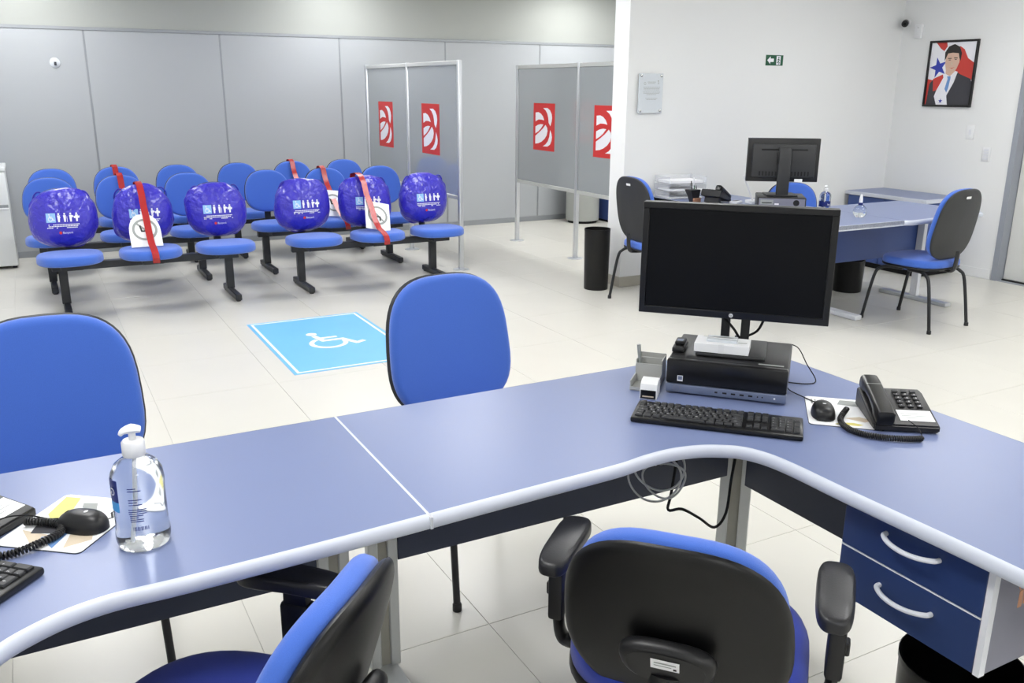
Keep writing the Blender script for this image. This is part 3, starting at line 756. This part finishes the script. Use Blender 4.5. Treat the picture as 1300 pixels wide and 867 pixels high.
make_pad('white picture mouse pad under the mouse beside the near telephone',(1.895,1.575,DZp),R(-43),.19,.228,
 [(rect(-.08,-.075,.05,.09),'print_grey'),(rect(-.07,-.066,.06,.09),'print_grey'),([(-.01,.06),(.085,.05),(.085,.10),(.0,.10)],'print_grey'),([(-.03,-.10),(-.01,-.085),(.02,-.08),(.045,-.09),(.03,-.102)],'yellow'),([(.0,-.05),(.04,-.03),(.07,-.05),(.05,-.07)],'tan',1),([(-.03,-.104),(.0,-.096),(.01,-.104)],'sign_green',1),(rect(-.075,-.05,-.09,-.086),'print_black')])
make_pad('white picture mouse pad under the mouse beside the gel bottle',(-.012,1.853,DZp),R(52),.224,.185,
 [([(-.02,.03),(.02,.07),(.10,.085),(.10,.05),(.04,.03)],'yellow'),([(-.05,-.01),(-.06,.05),(-.0,.07),(.01,.03)],'suit',1),([(-.10,.02),(-.05,.075),(-.06,.0)],'tan'),([(-.105,-.03),(-.03,-.02),(-.07,.02)],'tie'),([(-.06,-.085),(-.02,-.06),(-.05,-.03),(-.1,-.05)],'tan'),(stroke([(.0,-.07),(.015,-.055),(.03,-.07),(.05,-.055),(.08,-.06)],.005),'print_black'),([(.05,-.02),(.085,.0),(.08,.03),(.06,.02)],'print_grey')])
MS1=make_mouse('black mouse on the pad beside the near telephone',(1.828,1.585,DT+.003),R(-40))
MS2=make_mouse('black mouse on the pad beside the gel bottle',(.005,1.815,DT+.003),R(50))
adopt(obj('mouse_cord',cord(NB(),[(1.865,1.63,DT+.018),(1.878,1.66,DT+.008),(1.89,1.72,DT+.004),(1.90,1.78,DT+.004),(1.945,1.84,DT+.003)]),'pad_black',None,60),MS1)
tag(obj('keyboard_cable',cord(NB(),[(1.95,1.90,DT+.07),(1.985,1.90,DT+.10),(2.03,1.885,DT+.09),(2.05,1.86,DT+.04),(2.03,1.80,DT+.006),(1.985,1.80,DT+.003),(1.94,1.85,DT+.003)],.0018),'pad_black',None,60),'thin black cable looping up right of the near computer','cable')
adopt(obj('mouse_cord',cord(NB(),[(-.035,1.852,DT+.016),(-.055,1.87,DT+.012),(-.09,1.865,DT+.03),(-.13,1.84,DT+.045),(-.19,1.83,DT+.03),(-.3,1.86,DT+.003)]),'pad_black',None,60),MS2)
def make_phone(label,loc,rz,far=False):
    t=thing('telephone',label,'telephone',loc,rz)
    w,d=.165,.205
    if far:
        t.rotation_euler=(R(16),0,rz); obj('desk_stand',box(NB(),-.06,.06,.03,.07,-.042,-.001),'tower_black',t)
    bm=NB(); pr=[(-d/2,0),(d/2,0),(d/2,.052),(d/2-.03,.055),(-d/2+.01,.022),(-d/2,.018)]
    prism(bm,pr,-w/2,w/2,RZ(PI/2)@RX(PI/2)); 
    bmesh.ops.bevel(bm,geom=bm.edges[:],offset=.004,segments=2,affect='EDGES'); obj('base',bm,'tower_black',t,40)
    # cradle on the left
    def top(y): return .022+(y+d/2-.01)/(d-.04)*.033
    sl=math.atan(.033/(d-.04))
    bm=NB(); box(bm,-w/2-.002,-w/2+.062,-d/2+.012,d/2-.005,0,.012,.004,2,T(0,0,.020)); xf(bm,bm.verts,T(0,0,.0)@RX(sl)@T(0,0,.006)); obj('cradle',bm,'tower_black',t,40)
    M=T(-w/2+.028,0,.051)@RX(sl)
    bm=NB()
    rs=[]
    for y,z,hw_,hh in ((-.105,-.004,.02,.014),(-.1,.0,.024,.021),(-.065,.002,.025,.021),(-.05,.008,.024,.014),(0,.011,.023,.0125),(.05,.008,.024,.014),(.065,.002,.025,.021),(.1,.0,.024,.021),(.105,-.004,.02,.014)):
        rs.append([M@Vector((sup(hw_,hh,4,k,20)[0],y,z+sup(hw_,hh,4,k,20)[1])) for k in range(20)])
    rings(bm,rs); hs=obj('handset',bm,'tower_front',t,50)
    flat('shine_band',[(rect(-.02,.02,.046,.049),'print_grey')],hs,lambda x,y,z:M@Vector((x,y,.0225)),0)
    km=mesh('button',box(NB(),-.0075,.0075,-.0055,.0055,0,.004,.001,1),'key',40)
    for i in range(3):
        for j in range(5):
            o=link('button',km,t); o.location=(.008+i*.023,-.012+j*.019,top(-.012+j*.019)+.001); o.rotation_euler=(sl,0,0)
    fl_=[]
    for i in range(3):
        for j in range(4):
            c='*0#789456123'[j*3+i]
            fl_.append((shift(text(c,.009),.0055+i*.023,-.015+j*.019),'legend'))
    flat('button_digits',fl_,t,lambda x,y,z:Vector((x,y,top(y)+.0057)),0)
    flat('number_card',[(rect(-.012,.075,-.083,-.030),'paper',0),(rect(-.004,.05,-.05,-.048),'print_grey',1),(rect(-.004,.06,-.06,-.058),'print_grey',1),(rect(-.004,.04,-.07,-.068),'print_grey',1)],t,lambda x,y,z:Vector((x,y,top(y)+.0009+z)),.0005)
    return t
PH1=make_phone('black corded telephone with white number card on the near desk',(1.985,1.475,DT+.003),R(-36))
PH2=make_phone('black telephone cut off at the left edge of the left desk',(-.205,1.93,DT+.001),R(47))
def coil(bm,P,n,rc,r):
    Q=crom(P,16); m=len(Q); tot=n*10; pts=[]
    for k in range(tot+1):
        f=k/tot*(m-1); i=min(int(f),m-2); p=Q[i].lerp(Q[i+1],f-i); t=(Q[i+1]-Q[i]).normalized()
        N=t.cross(Vector((0,0,1))); N=N.normalized() if N.length>1e-4 else Vector((1,0,0)); B=t.cross(N); a=2*PI*k/10
        pts.append(p+N*rc*math.cos(a)+B*rc*math.sin(a))
    return tube(bm,pts,r,5)
z=DT+.009
adopt(obj('handset_cord',coil(NB(),[(1.885,1.555,z+.012),(1.835,1.53,z),(1.80,1.48,z),(1.80,1.43,z),(1.83,1.385,z),(1.875,1.35,z),(1.91,1.335,z)],62,.0058,.0026),'black_plastic',None,60),PH1)
adopt(obj('handset_cord',coil(NB(),[(-.095,1.875,z+.004),(-.06,1.855,z+.004),(-.032,1.825,z+.003),(-.04,1.79,z+.003),(-.075,1.765,z+.003),(-.12,1.752,z),(-.17,1.76,z),(-.22,1.79,z)],52,.006,.0027),'black_plastic',None,60),PH2)
adopt(obj('line_cord',cord(NB(),[(1.918,1.387,DT+.04),(1.925,1.36,DT+.025),(1.915,1.337,DT+.01)],.0012),'pad_black',None,60),PH1)
# ------------------------------------------------------------------ hand gel bottles
def make_pump(label,loc,r,h,labelmat=True,seg=36,rz=0):
    t=thing('gel_bottle',label,'bottle',loc,rz,'pump bottles of hand gel')
    b=h
    prof=[(0,.004),(r*.7,.001),(r*.93,.004),(r,.018),(r*1.0,.03),(r*.96,.045),(r*.96,b*.6),(r*.98,b*.72),(r*.93,b*.82),(r*.78,b*.9),(r*.55,b*.95),(r*.36,b*.975),(r*.34,b)]
    obj('bottle',lathe(NB(),prof,seg),'bottle_clear',t,60)
    obj('collar',lathe(NB(),[(r*.40,b*.985),(r*.42,b*1.0),(r*.42,b*1.13),(r*.36,b*1.15),(r*.2,b*1.155),(0,b*1.155)],24),'white_plastic',t,40)
    bm=NB(); lathe(bm,[(r*.13,b*1.15),(r*.13,b*1.24),(0,b*1.24)],12); 
    tube(bm,[(-.3*r,0,b*1.245),(.0,0,b*1.265),(.3*r,0,b*1.25),(.42*r,0,b*1.215)],[r*.2,r*.3,r*.2,r*.12],10,3,.6)
    obj('pump_head',bm,'white_plastic',t,50)
    bm=NB(); tube(bm,[(0,0,b*1.0),(r*.12,0,b*.5),(r*.3,0,.012)],r*.06,8); obj('dip_tube',bm,'white_plastic',t)
    rr=r*.965
    def fn(u,v,z): return Vector(((rr+z)*math.cos(u),(rr+z)*math.sin(u),v))
    its=[]
    def arc(a0,a1,v0,v1,m,l=0,n=12):
        for k in range(n): its.append(([(a0+(a1-a0)*k/n,v0),(a0+(a1-a0)*(k+1)/n,v0),(a0+(a1-a0)*(k+1)/n,v1),(a0+(a1-a0)*k/n,v1)],m,l))
    return t,fn,its,arc
bt,fn,its,arc=make_pump('large clear hand-gel bottle with white pump on the left desk',(.108,1.70,DT),.05,.188,rz=R(180))
A0=R(90)  # towards the camera after rotation
arc(R(-10),R(38),.105,.15,'label_navy'); arc(R(-10),R(38),.085,.105,'label_cyan')
its.append((shift([[ (-x,y) for x,y in p] for p in shift(text('Gel',.022),0,0)],0,0),'print_white',1))
its[-1]=([[(R(30)-x/.05,y+.118) for x,y in p] for p in text('Gel',.022)],'print_white',2)
for k,v in enumerate((.135,.13,.112,.107,.102,.08,.076,.072,.068)): arc(R(62),R(62)+R(28 if k%3 else 18),v,v+.0018,'label_navy',0,6)
for k in range(3):
    arc(R(60),R(98),.092-.004*k,.0938-.004*k,'label_navy',0,6)
for k in range(14): its.append((rect(R(66)+R(2.4*k),R(66)+R(2.4*k+ (1.4 if k%3 else .7)),.05,.058),'label_navy',0))
flat('label_print',its,bt,fn,.0003,.0004)
# ------------------------------------------------------------------ waste bins
def make_bin(label,loc,r,h):
    t=thing('waste_bin',label,'bin',loc,0)
    obj('body',lathe(NB(),[(0,0),(r*.92,0),(r*.93,.01),(r*.985,h-.02),(r,h-.015),(r,h),(r*.97,h),(r*.95,h-.03),(r*.9,.02),(0,.02)],36),'shell_gloss',t,40)
    return t
make_bin('tall black cylindrical waste bin by the end of the white wall',(4.035,5.985,0),.108,.5)
make_bin('black waste bin on the floor below the drawer unit',(1.80,1.07,0),.14,.30)
make_bin('low black waste bin under the far desk',(5.86,4.98,0),.125,.26)
# ------------------------------------------------------------------ far desks
FZ=.748
fd=thing('corner_desk','far blue L-shaped desk with black monitor, against the white wall',"desk",(4.48,4.03,0))
bm=NB(); poly=[(0,.03),(.06,-.02),(.72,-.03),(.72,.66),(.70,1.0),(.70,1.87),(0,1.87)]
prism(bm,poly,FZ-.026,FZ); obj('worktop',bm,'desk_blue',fd)
bm=NB(); sweep(bm,[(0,1.87),(0,.03),(.06,-.02),(.72,-.03)],[(-a,zz) for a,zz in nosing_prof(FZ-.034,FZ+.001,.02)]); xf(bm,bm.verts,T(0,0,0)); obj('edge_nosing',bm,'nosing',fd,60)
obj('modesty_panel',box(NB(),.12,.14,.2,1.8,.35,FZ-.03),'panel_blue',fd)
for x,y in ((.66,.50),(.1,.72),(.1,1.75)):
    l=obj('leg',box(NB(),x-.02,x+.02,y-.02,y+.02,.03,FZ-.03,.003,1),'edge_white',fd); obj('foot',box(NB(),x-.035,x+.035,y-.30 if x>.5 else y-.08,y+.12 if y<1 else y+.06,.0,.035,.006,1),'edge_white',l)
fs=thing('desk','far blue straight desk by the door with the small gel bottle',"desk",(5.205,4.04,0))
bm=NB(); prism(bm,[(0,-.03),(.06,-.055),(.87,.0),(.92,.05),(.92,.75),(0,.75)],FZ-.026,FZ); obj('worktop',bm,'desk_blue',fs)
bm=NB(); sweep(bm,[(0,-.03),(.06,-.055),(.87,.0),(.92,.05),(.92,.75)],[(a,zz) for a,zz in nosing_prof(FZ-.034,FZ+.001,.02)]); obj('edge_nosing',bm,'nosing',fs,60)
obj('modesty_panel',box(NB(),-.02,.88,.505,.52,.36,FZ-.03),'panel_blue',fs)
l=obj('leg',box(NB(),.865,.905,.44,.50,.03,FZ-.03,.003,1),'edge_white',fs); obj('foot',box(NB(),.85,.92,.16,.78,.0,.03,.006,1),'alu_bright',l)
cz=thing('credenza','low blue cabinet with grey top in the corner under the portrait','cabinet',(6.8,5.03,0))
obj('body',box(NB(),.02,.48,.02,.85,.05,.655),'grey_lilac',cz)
obj('plinth',box(NB(),.04,.46,.04,.83,.0,.05),'pad_black',cz)
obj('top',box(NB(),-.02,.50,-.01,.87,.656,.69,.003,1),'nosing',cz)
obj('top_laminate',box(NB(),-.005,.495,.01,.86,.69,.6912),'desk_blue',cz)
for a,b in ((.025,.43),(.44,.845)):
    d=obj('door',box(NB(),.002,.02,a,b,.055,.65,.001,1),'panel_blue',cz); obj('handle',box(NB(),-.012,.002,b-.05 if a<.2 else a+.03,b-.03 if a<.2 else a+.05,.49,.59,.002,1),'alu',d)
d=obj('side_panel',box(NB(),.02,.48,.001,.02,.05,.655),'panel_blue',cz)
# far monitor, computer
make_tower('black desktop computer lying flat on the far desk',(4.86,4.82,FZ),R(140))
make_monitor('black monitor seen from behind on the far desk',(4.85,4.82,FZ+.1045),R(146),.51,.31,.10,(.22,.19),.075,False)
bm=NB(); box(bm,-.028,.028,-.001,.001,0,.02); tag(obj('cable_tag',bm,'paper',None,None,(4.90,4.70,FZ+.21),R(146)),'small white paper tag behind the far monitor','tag')
# document tray stack
t=thing('document_tray','clear acrylic document trays by the white wall','tray',(4.665,5.74,FZ),R(-8))
bm=NB()
for z in (.0,.06,.12): 
    box(bm,-.17,.17,-.12,.12,z,z+.004); box(bm,-.17,-.166,-.12,.12,z,z+.055); box(bm,.166,.17,-.12,.12,z,z+.055); box(bm,-.17,.17,.116,.12,z,z+.055)
obj('tray_frame',bm,'acrylic',t)
bm=NB()
for i,z in enumerate((.004,.064,.124)): box(bm,-.15,.15,-.1,.1,z,z+.006+.006*i)
obj('papers',bm,'paper',t); obj('divider_edge',box(NB(),.045,.055,-.125,-.12,0,.17),'white_plastic',t)
# far pencil cup, phone, lamp
t=thing('pencil_cup','dark slanted pencil holder with pens beside the far telephone','pencil holder',(4.55,5.43,FZ),0)
bm=NB(); rings(bm,[[Vector((sx*.035*f+o,sy*.03*f,z)) for sx,sy in ((-1,-1),(1,-1),(1,1),(-1,1))] for f,z,o in ((.8,0,.01),(1,.05,.0),(1.35,.1,-.012))]); obj('cup',bm,'tower_black',t)
bm=NB(); box(bm,-.03,.04,-.045,-.03,.0,.035,.002,1); obj('clip_box',bm,'copper',t)
for k,(x,m_) in enumerate(((-.012,'tower_black'),(.012,'sign_green'),(.03,'print_grey'))):
    tag(obj('pen',tube(NB(),[(4.55+x,5.43,FZ+.05),(4.55+x*1.3-.01,5.435,FZ+.13+(.035 if k==0 else 0))],.004,8),m_),('black','green','grey')[k]+' pen standing in the far pencil holder','pen')
make_phone('black telephone with raised handset on the far desk',(4.70,5.34,FZ+.03),R(112),True)
t=thing('desk_router','small white router with a slanted antenna on the far desk','router',(4.92,5.16,FZ),0)
obj('body',box(NB(),-.05,.05,-.04,.04,.0,.03,.006,2),'white_plastic',t)
bm=NB(); tube(bm,[(-.02,-.02,.02),(-.085,.03,.215)],.012,8,0,.7); obj('antenna',bm,'white_plastic',t)
t=thing('card_reader','small pale card reader beside the far telephone','card reader',(4.80,5.22,FZ),R(20))
obj('body',box(NB(),-.05,.05,-.03,.03,.0,.022,.004,2),'white_plastic',t); obj('screen',box(NB(),-.03,.03,-.015,.015,.022,.0235),'tower_front',t)
bt2,fn2,its,arc=make_pump('clear gel bottle with blue label beside the far monitor',(5.15,4.66,FZ),.042,.135,rz=R(200))
for a in range(12): arc(R(a*30),R(a*30+30),.025,.06,'label_navy',0,2)
its.append(([[(R(80)-x/.042,y+.036) for x,y in p] for p in text('gel',.02)],'print_white',1))
flat('label_print',its,bt2,fn2,.0006,.0008)
t=thing('spray_bottle','small round clear bottle with white spray nozzle on the far desk','bottle',(5.06,4.26,FZ))
obj('bottle',lathe(NB(),[(0,0),(.028,.001),(.042,.018),(.046,.04),(.04,.065),(.024,.082),(.014,.088)],28),'bottle_clear',t,60)
obj('collar',lathe(NB(),[(.015,.084),(.016,.1),(.012,.102)],18),'label_navy',t)
obj('nozzle',lathe(NB(),[(.012,.1),(.012,.125),(.007,.155),(.005,.158),(0,.158)],16),'white_plastic',t,50)
# ------------------------------------------------------------------ things on the walls
def on_centre(x,z): return T(x,EY,z)@RX(PI/2)
t=thing('exit_sign','green emergency exit sign with white arrow on the white wall','sign',(5.765,EY,1.842))
obj('plate',box(NB(),-.098,.098,-.004,0,-.043,.043),'sign_green',t)
its=[([(-.085,0),(-.048,.032),(-.048,.014),(-.01,.014),(-.01,-.014),(-.048,-.014),(-.048,-.032)],'print_white',0),(rect(.02,.068,-.036,.036),'print_white',0),(circ(.046,.022,.007,8),'sign_green',1)]
its+=[(stroke([(.046,.012),(.042,-.008),(.054,-.018),(.05,-.03)],.008),'sign_green',1),(stroke([(.042,-.008),(.034,-.02),(.028,-.018)],.007),'sign_green',1),(stroke([(.032,.004),(.046,.010),(.06,.0)],.006),'sign_green',1)]
flat('print',its,t,None,.0006,.0046,RX(PI/2))
t=thing('wall_plaque','pale glass plaque with steel corner studs on the white wall','plaque',(4.446,EY,1.565))
obj('plate',box(NB(),-.118,.118,-.026,-.018,-.152,.152,.001,1),'plaque',t)
for sx in (-1,1):
    for sz in (-1,1): obj('stud',lathe(NB(),[(0,0),(.006,0),(.006,.02),(.011,.02),(.011,.03),(.008,.032),(0,.032)],14,M=T(sx*.098,0,sz*.135)@RX(PI/2)),'steel',t)
its=[(ring(-.06,.075,.009,.003),'print_grey'),(rect(.065,.075,.09,.1),'print_grey'),(ring(.072,.078,.006,.003),'print_grey')]
for k,z in enumerate((.085,.075,.045,.035,.025,.008,-.002,-.012,-.04,-.05)):
    w_=(.045,.04,.085,.08,.08,.085,.08,.05,.06,.05)[k]; n=int(2*w_/.012)
    for q in range(n): its.append((rect(-w_+q*.012+.01,-w_+q*.012+.019,z,z+.004),'print_grey'))
flat('print',its,t,None,.0005,.0266,RX(PI/2))
# portrait
pt=thing('framed_portrait','framed portrait of a man in dark suit with sash, flag behind','picture',(X1,5.36,1.745))
w,h=.48,.57
bm=NB()
for a,b,c,d in ((-w/2,w/2,h/2-.018,h/2),(-w/2,w/2,-h/2,-h/2+.018),(-w/2,-w/2+.018,-h/2+.018,h/2-.018),(w/2-.018,w/2,-h/2+.018,h/2-.018)): box(bm,-.026,-.001,a,b,c,d,.002,1)
obj('frame',bm,'frame_black',pt)
obj('backing',box(NB(),-.012,-.001,-w/2+.01,w/2-.01,-h/2+.01,h/2-.01),'paper',pt)
def fn(u,v,z): return Vector((-.0126-z,-(u-.5)*(w-.03),(v-.5)*(h-.03)))
its=[(rect(0,1,0,1),'print_white',0),
 ([(.10,1),(.34,1),(.36,.93),(.30,.86),(.22,.90)],'flag_red',1),
 ([(.50,.62),(.56,.86),(.64,.93),(.74,.88),(.84,.74),(1,.66),(1,.40),(.6,.45)],'flag_red',1),
 ([(0,0),(0,.42),(.12,.40),(.14,0)],'flag_red',1)]
st=[]
for k in range(10):
    a=PI/2+PI*k/5+.3; rr=.2 if k%2==0 else .08; st.append((.22+rr*math.cos(a),.60+rr*.86*math.sin(a)))
its.append((st,'star_blue',2))
its.append(([(.03,0),(.06,.34),(.14,.42),(.34,.48),(.42,.30),(.40,0)],'suit',3))
its.append(([(.40,0),(.44,.30),(.66,.52),(.72,.49),(.95,.42),(1,.34),(1,0)],'suit',3))
its.append(([(.34,.49),(.40,.51),(.58,.55),(.66,.53),(.60,.36),(.47,.14),(.42,.20)],'print_white',4))
its.append(([(.13,.42),(.34,.49),(.36,.44),(.24,.24),(.16,.22)],'flag_red',4))
its.append(([(.24,.24),(.36,.44),(.47,.18),(.52,0),(.27,0),(.2,.14)],'print_white',5))
s2=[]
for k in range(10):
    a=PI/2+PI*k/5; rr=.05 if k%2==0 else .02; s2.append((.36+rr*math.cos(a),.065+rr*.86*math.sin(a)))
its.append((s2,'star_blue',6))
its.append(([(.47,.20),(.42,.26),(.46,.42),(.44,.46),(.52,.46),(.52,.42),(.50,.28)],'tie',7))
its.append(([(.40,.50),(.39,.60),(.62,.60),(.60,.54),(.50,.46)],'skin',7))
its.append(([(.40,.54),(.36,.66),(.36,.78),(.42,.86),(.56,.87),(.66,.80),(.67,.68),(.62,.57),(.54,.51),(.46,.50)],'skin',8))
its.append(([(.34,.70),(.33,.84),(.40,.93),(.52,.965),(.64,.92),(.70,.82),(.69,.70),(.66,.74),(.63,.82),(.50,.83),(.40,.82),(.37,.76)],'hair',9))
its+=[(rect(.41,.49,.735,.748),'hair',9),(rect(.54,.62,.74,.753),'hair',9),(rect(.43,.475,.712,.722),'hair',9),(rect(.56,.605,.717,.727),'hair',9),([(.50,.70),(.49,.645),(.53,.645)],'tan',9),([(.46,.60),(.51,.59),(.58,.605),(.52,.578)],'flag_red',9)]
flat('print',its,pt,fn,.0004)
t=thing('light_switch','white light switch plate below the portrait','switch',(X1,5.09,1.25)); obj('plate',box(NB(),-.009,-.0005,-.038,.038,-.06,.06,.003,2),'white_plastic',t); obj('rocker',box(NB(),-.013,-.009,-.012,.012,-.024,.024,.002,1),'edge_white',t)
t=thing('wall_socket','white four-gang socket plate right of the portrait, lower than the switch','socket',(X1,4.91,1.07)); obj('plate',box(NB(),-.009,-.0005,-.038,.038,-.06,.06,.003,2),'white_plastic',t)
for z in (-.036,-.012,.012,.036): obj('module',box(NB(),-.012,-.009,-.022,.022,z-.009,z+.009,.002,1),'edge_white',t)
t=thing('junction_box','small white plastic box above the portrait','box',(X1,5.74,2.12)); obj('cover',box(NB(),-.03,-.0005,-.035,.035,-.06,.06,.004,2),'white_plastic',t); obj('screw',lathe(NB(),[(0,0),(.005,0),(.005,.002),(0,.002)],8,M=T(-.03,0,.03)@RY(-PI/2)),'steel',t)
t=thing('security_camera','black security camera on a white mount in the wall corner','camera',(X1,5.88,2.2))
obj('mount',lathe(NB(),[(0,0),(.035,0),(.035,.012),(.014,.018),(.014,.06)],18,M=RY(-PI/2)),'white_plastic',t)
M=T(-.06,-.02,-.005)@RZ(R(35))@RY(R(-100)); hs=obj('housing',lathe(NB(),[(0,-.04),(.026,-.04),(.03,-.03),(.03,.05),(.028,.056),(0,.056)],20,M=M),'black_plastic',t)
obj('lens',lathe(NB(),[(0,.056),(.014,.056),(.014,.06),(0,.062)],16,M=M),'screen_black',hs)
t=thing('wall_sensor','small round sensor with clear cover on the grey wall, upper left','sensor',(.34,Y1-.0125,1.80))
obj('base_ring',lathe(NB(),[(0,0),(.045,0),(.045,.006),(.04,.01),(0,.01)],20,M=RX(PI/2)),'plaque',t); obj('sensor_core',box(NB(),-.008,.012,-.022,-.01,-.024,.008,.002,1),'suit',t)
# ------------------------------------------------------------------ fridge, jug, counter behind the screen
t=thing('small_fridge','small white fridge at the left edge against the grey wall','fridge',(-.44,9.03,0))
obj('cabinet',box(NB(),-.25,.25,.045,.53,.02,.865,.004,2),'fridge_white',t); obj('top',box(NB(),-.258,.258,.0,.535,.866,.905,.008,2),'fridge_white',t)
d=obj('door',box(NB(),-.25,.25,.0,.042,.03,.862,.008,2),'fridge_white',t); obj('handle_recess',box(NB(),.16,.24,-.004,.002,.55,.578,.002,1),'panel_rail',d); obj('handle_lip',box(NB(),.15,.245,-.012,.001,.535,.55,.003,1),'white_plastic',d)
bm=NB()
for x in (-.22,.22):
    for y in (.08,.48): lathe(bm,[(.02,0),(.02,.02)],10,x,y)
obj('feet',bm,'black_plastic',t)
t=thing('water_jug','clear bluish water jug standing on the small fridge','jug',(-.40,9.22,.905))
obj('bottle',lathe(NB(),[(0,0),(.12,0),(.13,.015),(.13,.07),(.124,.08),(.13,.09),(.13,.17),(.124,.18),(.13,.19),(.13,.24),(.09,.29),(.035,.32),(.03,.36)],28),'water',t,50); obj('cap',lathe(NB(),[(.034,.35),(.034,.375),(0,.375)],16),'label_cyan',t)
t=thing('service_counter','white rounded counter behind the right partition','counter',(6.0,9.25,0))
obj('body',lathe(NB(),[(.20,.03),(.205,.035),(.205,1.02),(.2,1.025)],36),'wall_upper',t); obj('plinth',lathe(NB(),[(.18,0),(.18,.03)],36),'pad_black',t); obj('top',lathe(NB(),[(.0,1.026),(.22,1.026),(.22,1.05),(0,1.05)],36),'panel_rail',t)
t=thing('blue_cabinet','blue cabinet beside the white rounded counter behind the partition','cabinet',(6.45,9.2,0))
obj('body',box(NB(),-.2,.3,-.22,.3,.03,.78,.002,1),'panel_blue',t); obj('top',box(NB(),-.21,.31,-.23,.31,.781,.81,.003,1),'nosing',t); obj('plinth',box(NB(),-.18,.28,-.2,.28,0,.03),'pad_black',t); obj('door',box(NB(),-.18,.28,-.232,-.221,.05,.77,.001,1),'panel_blue',t)
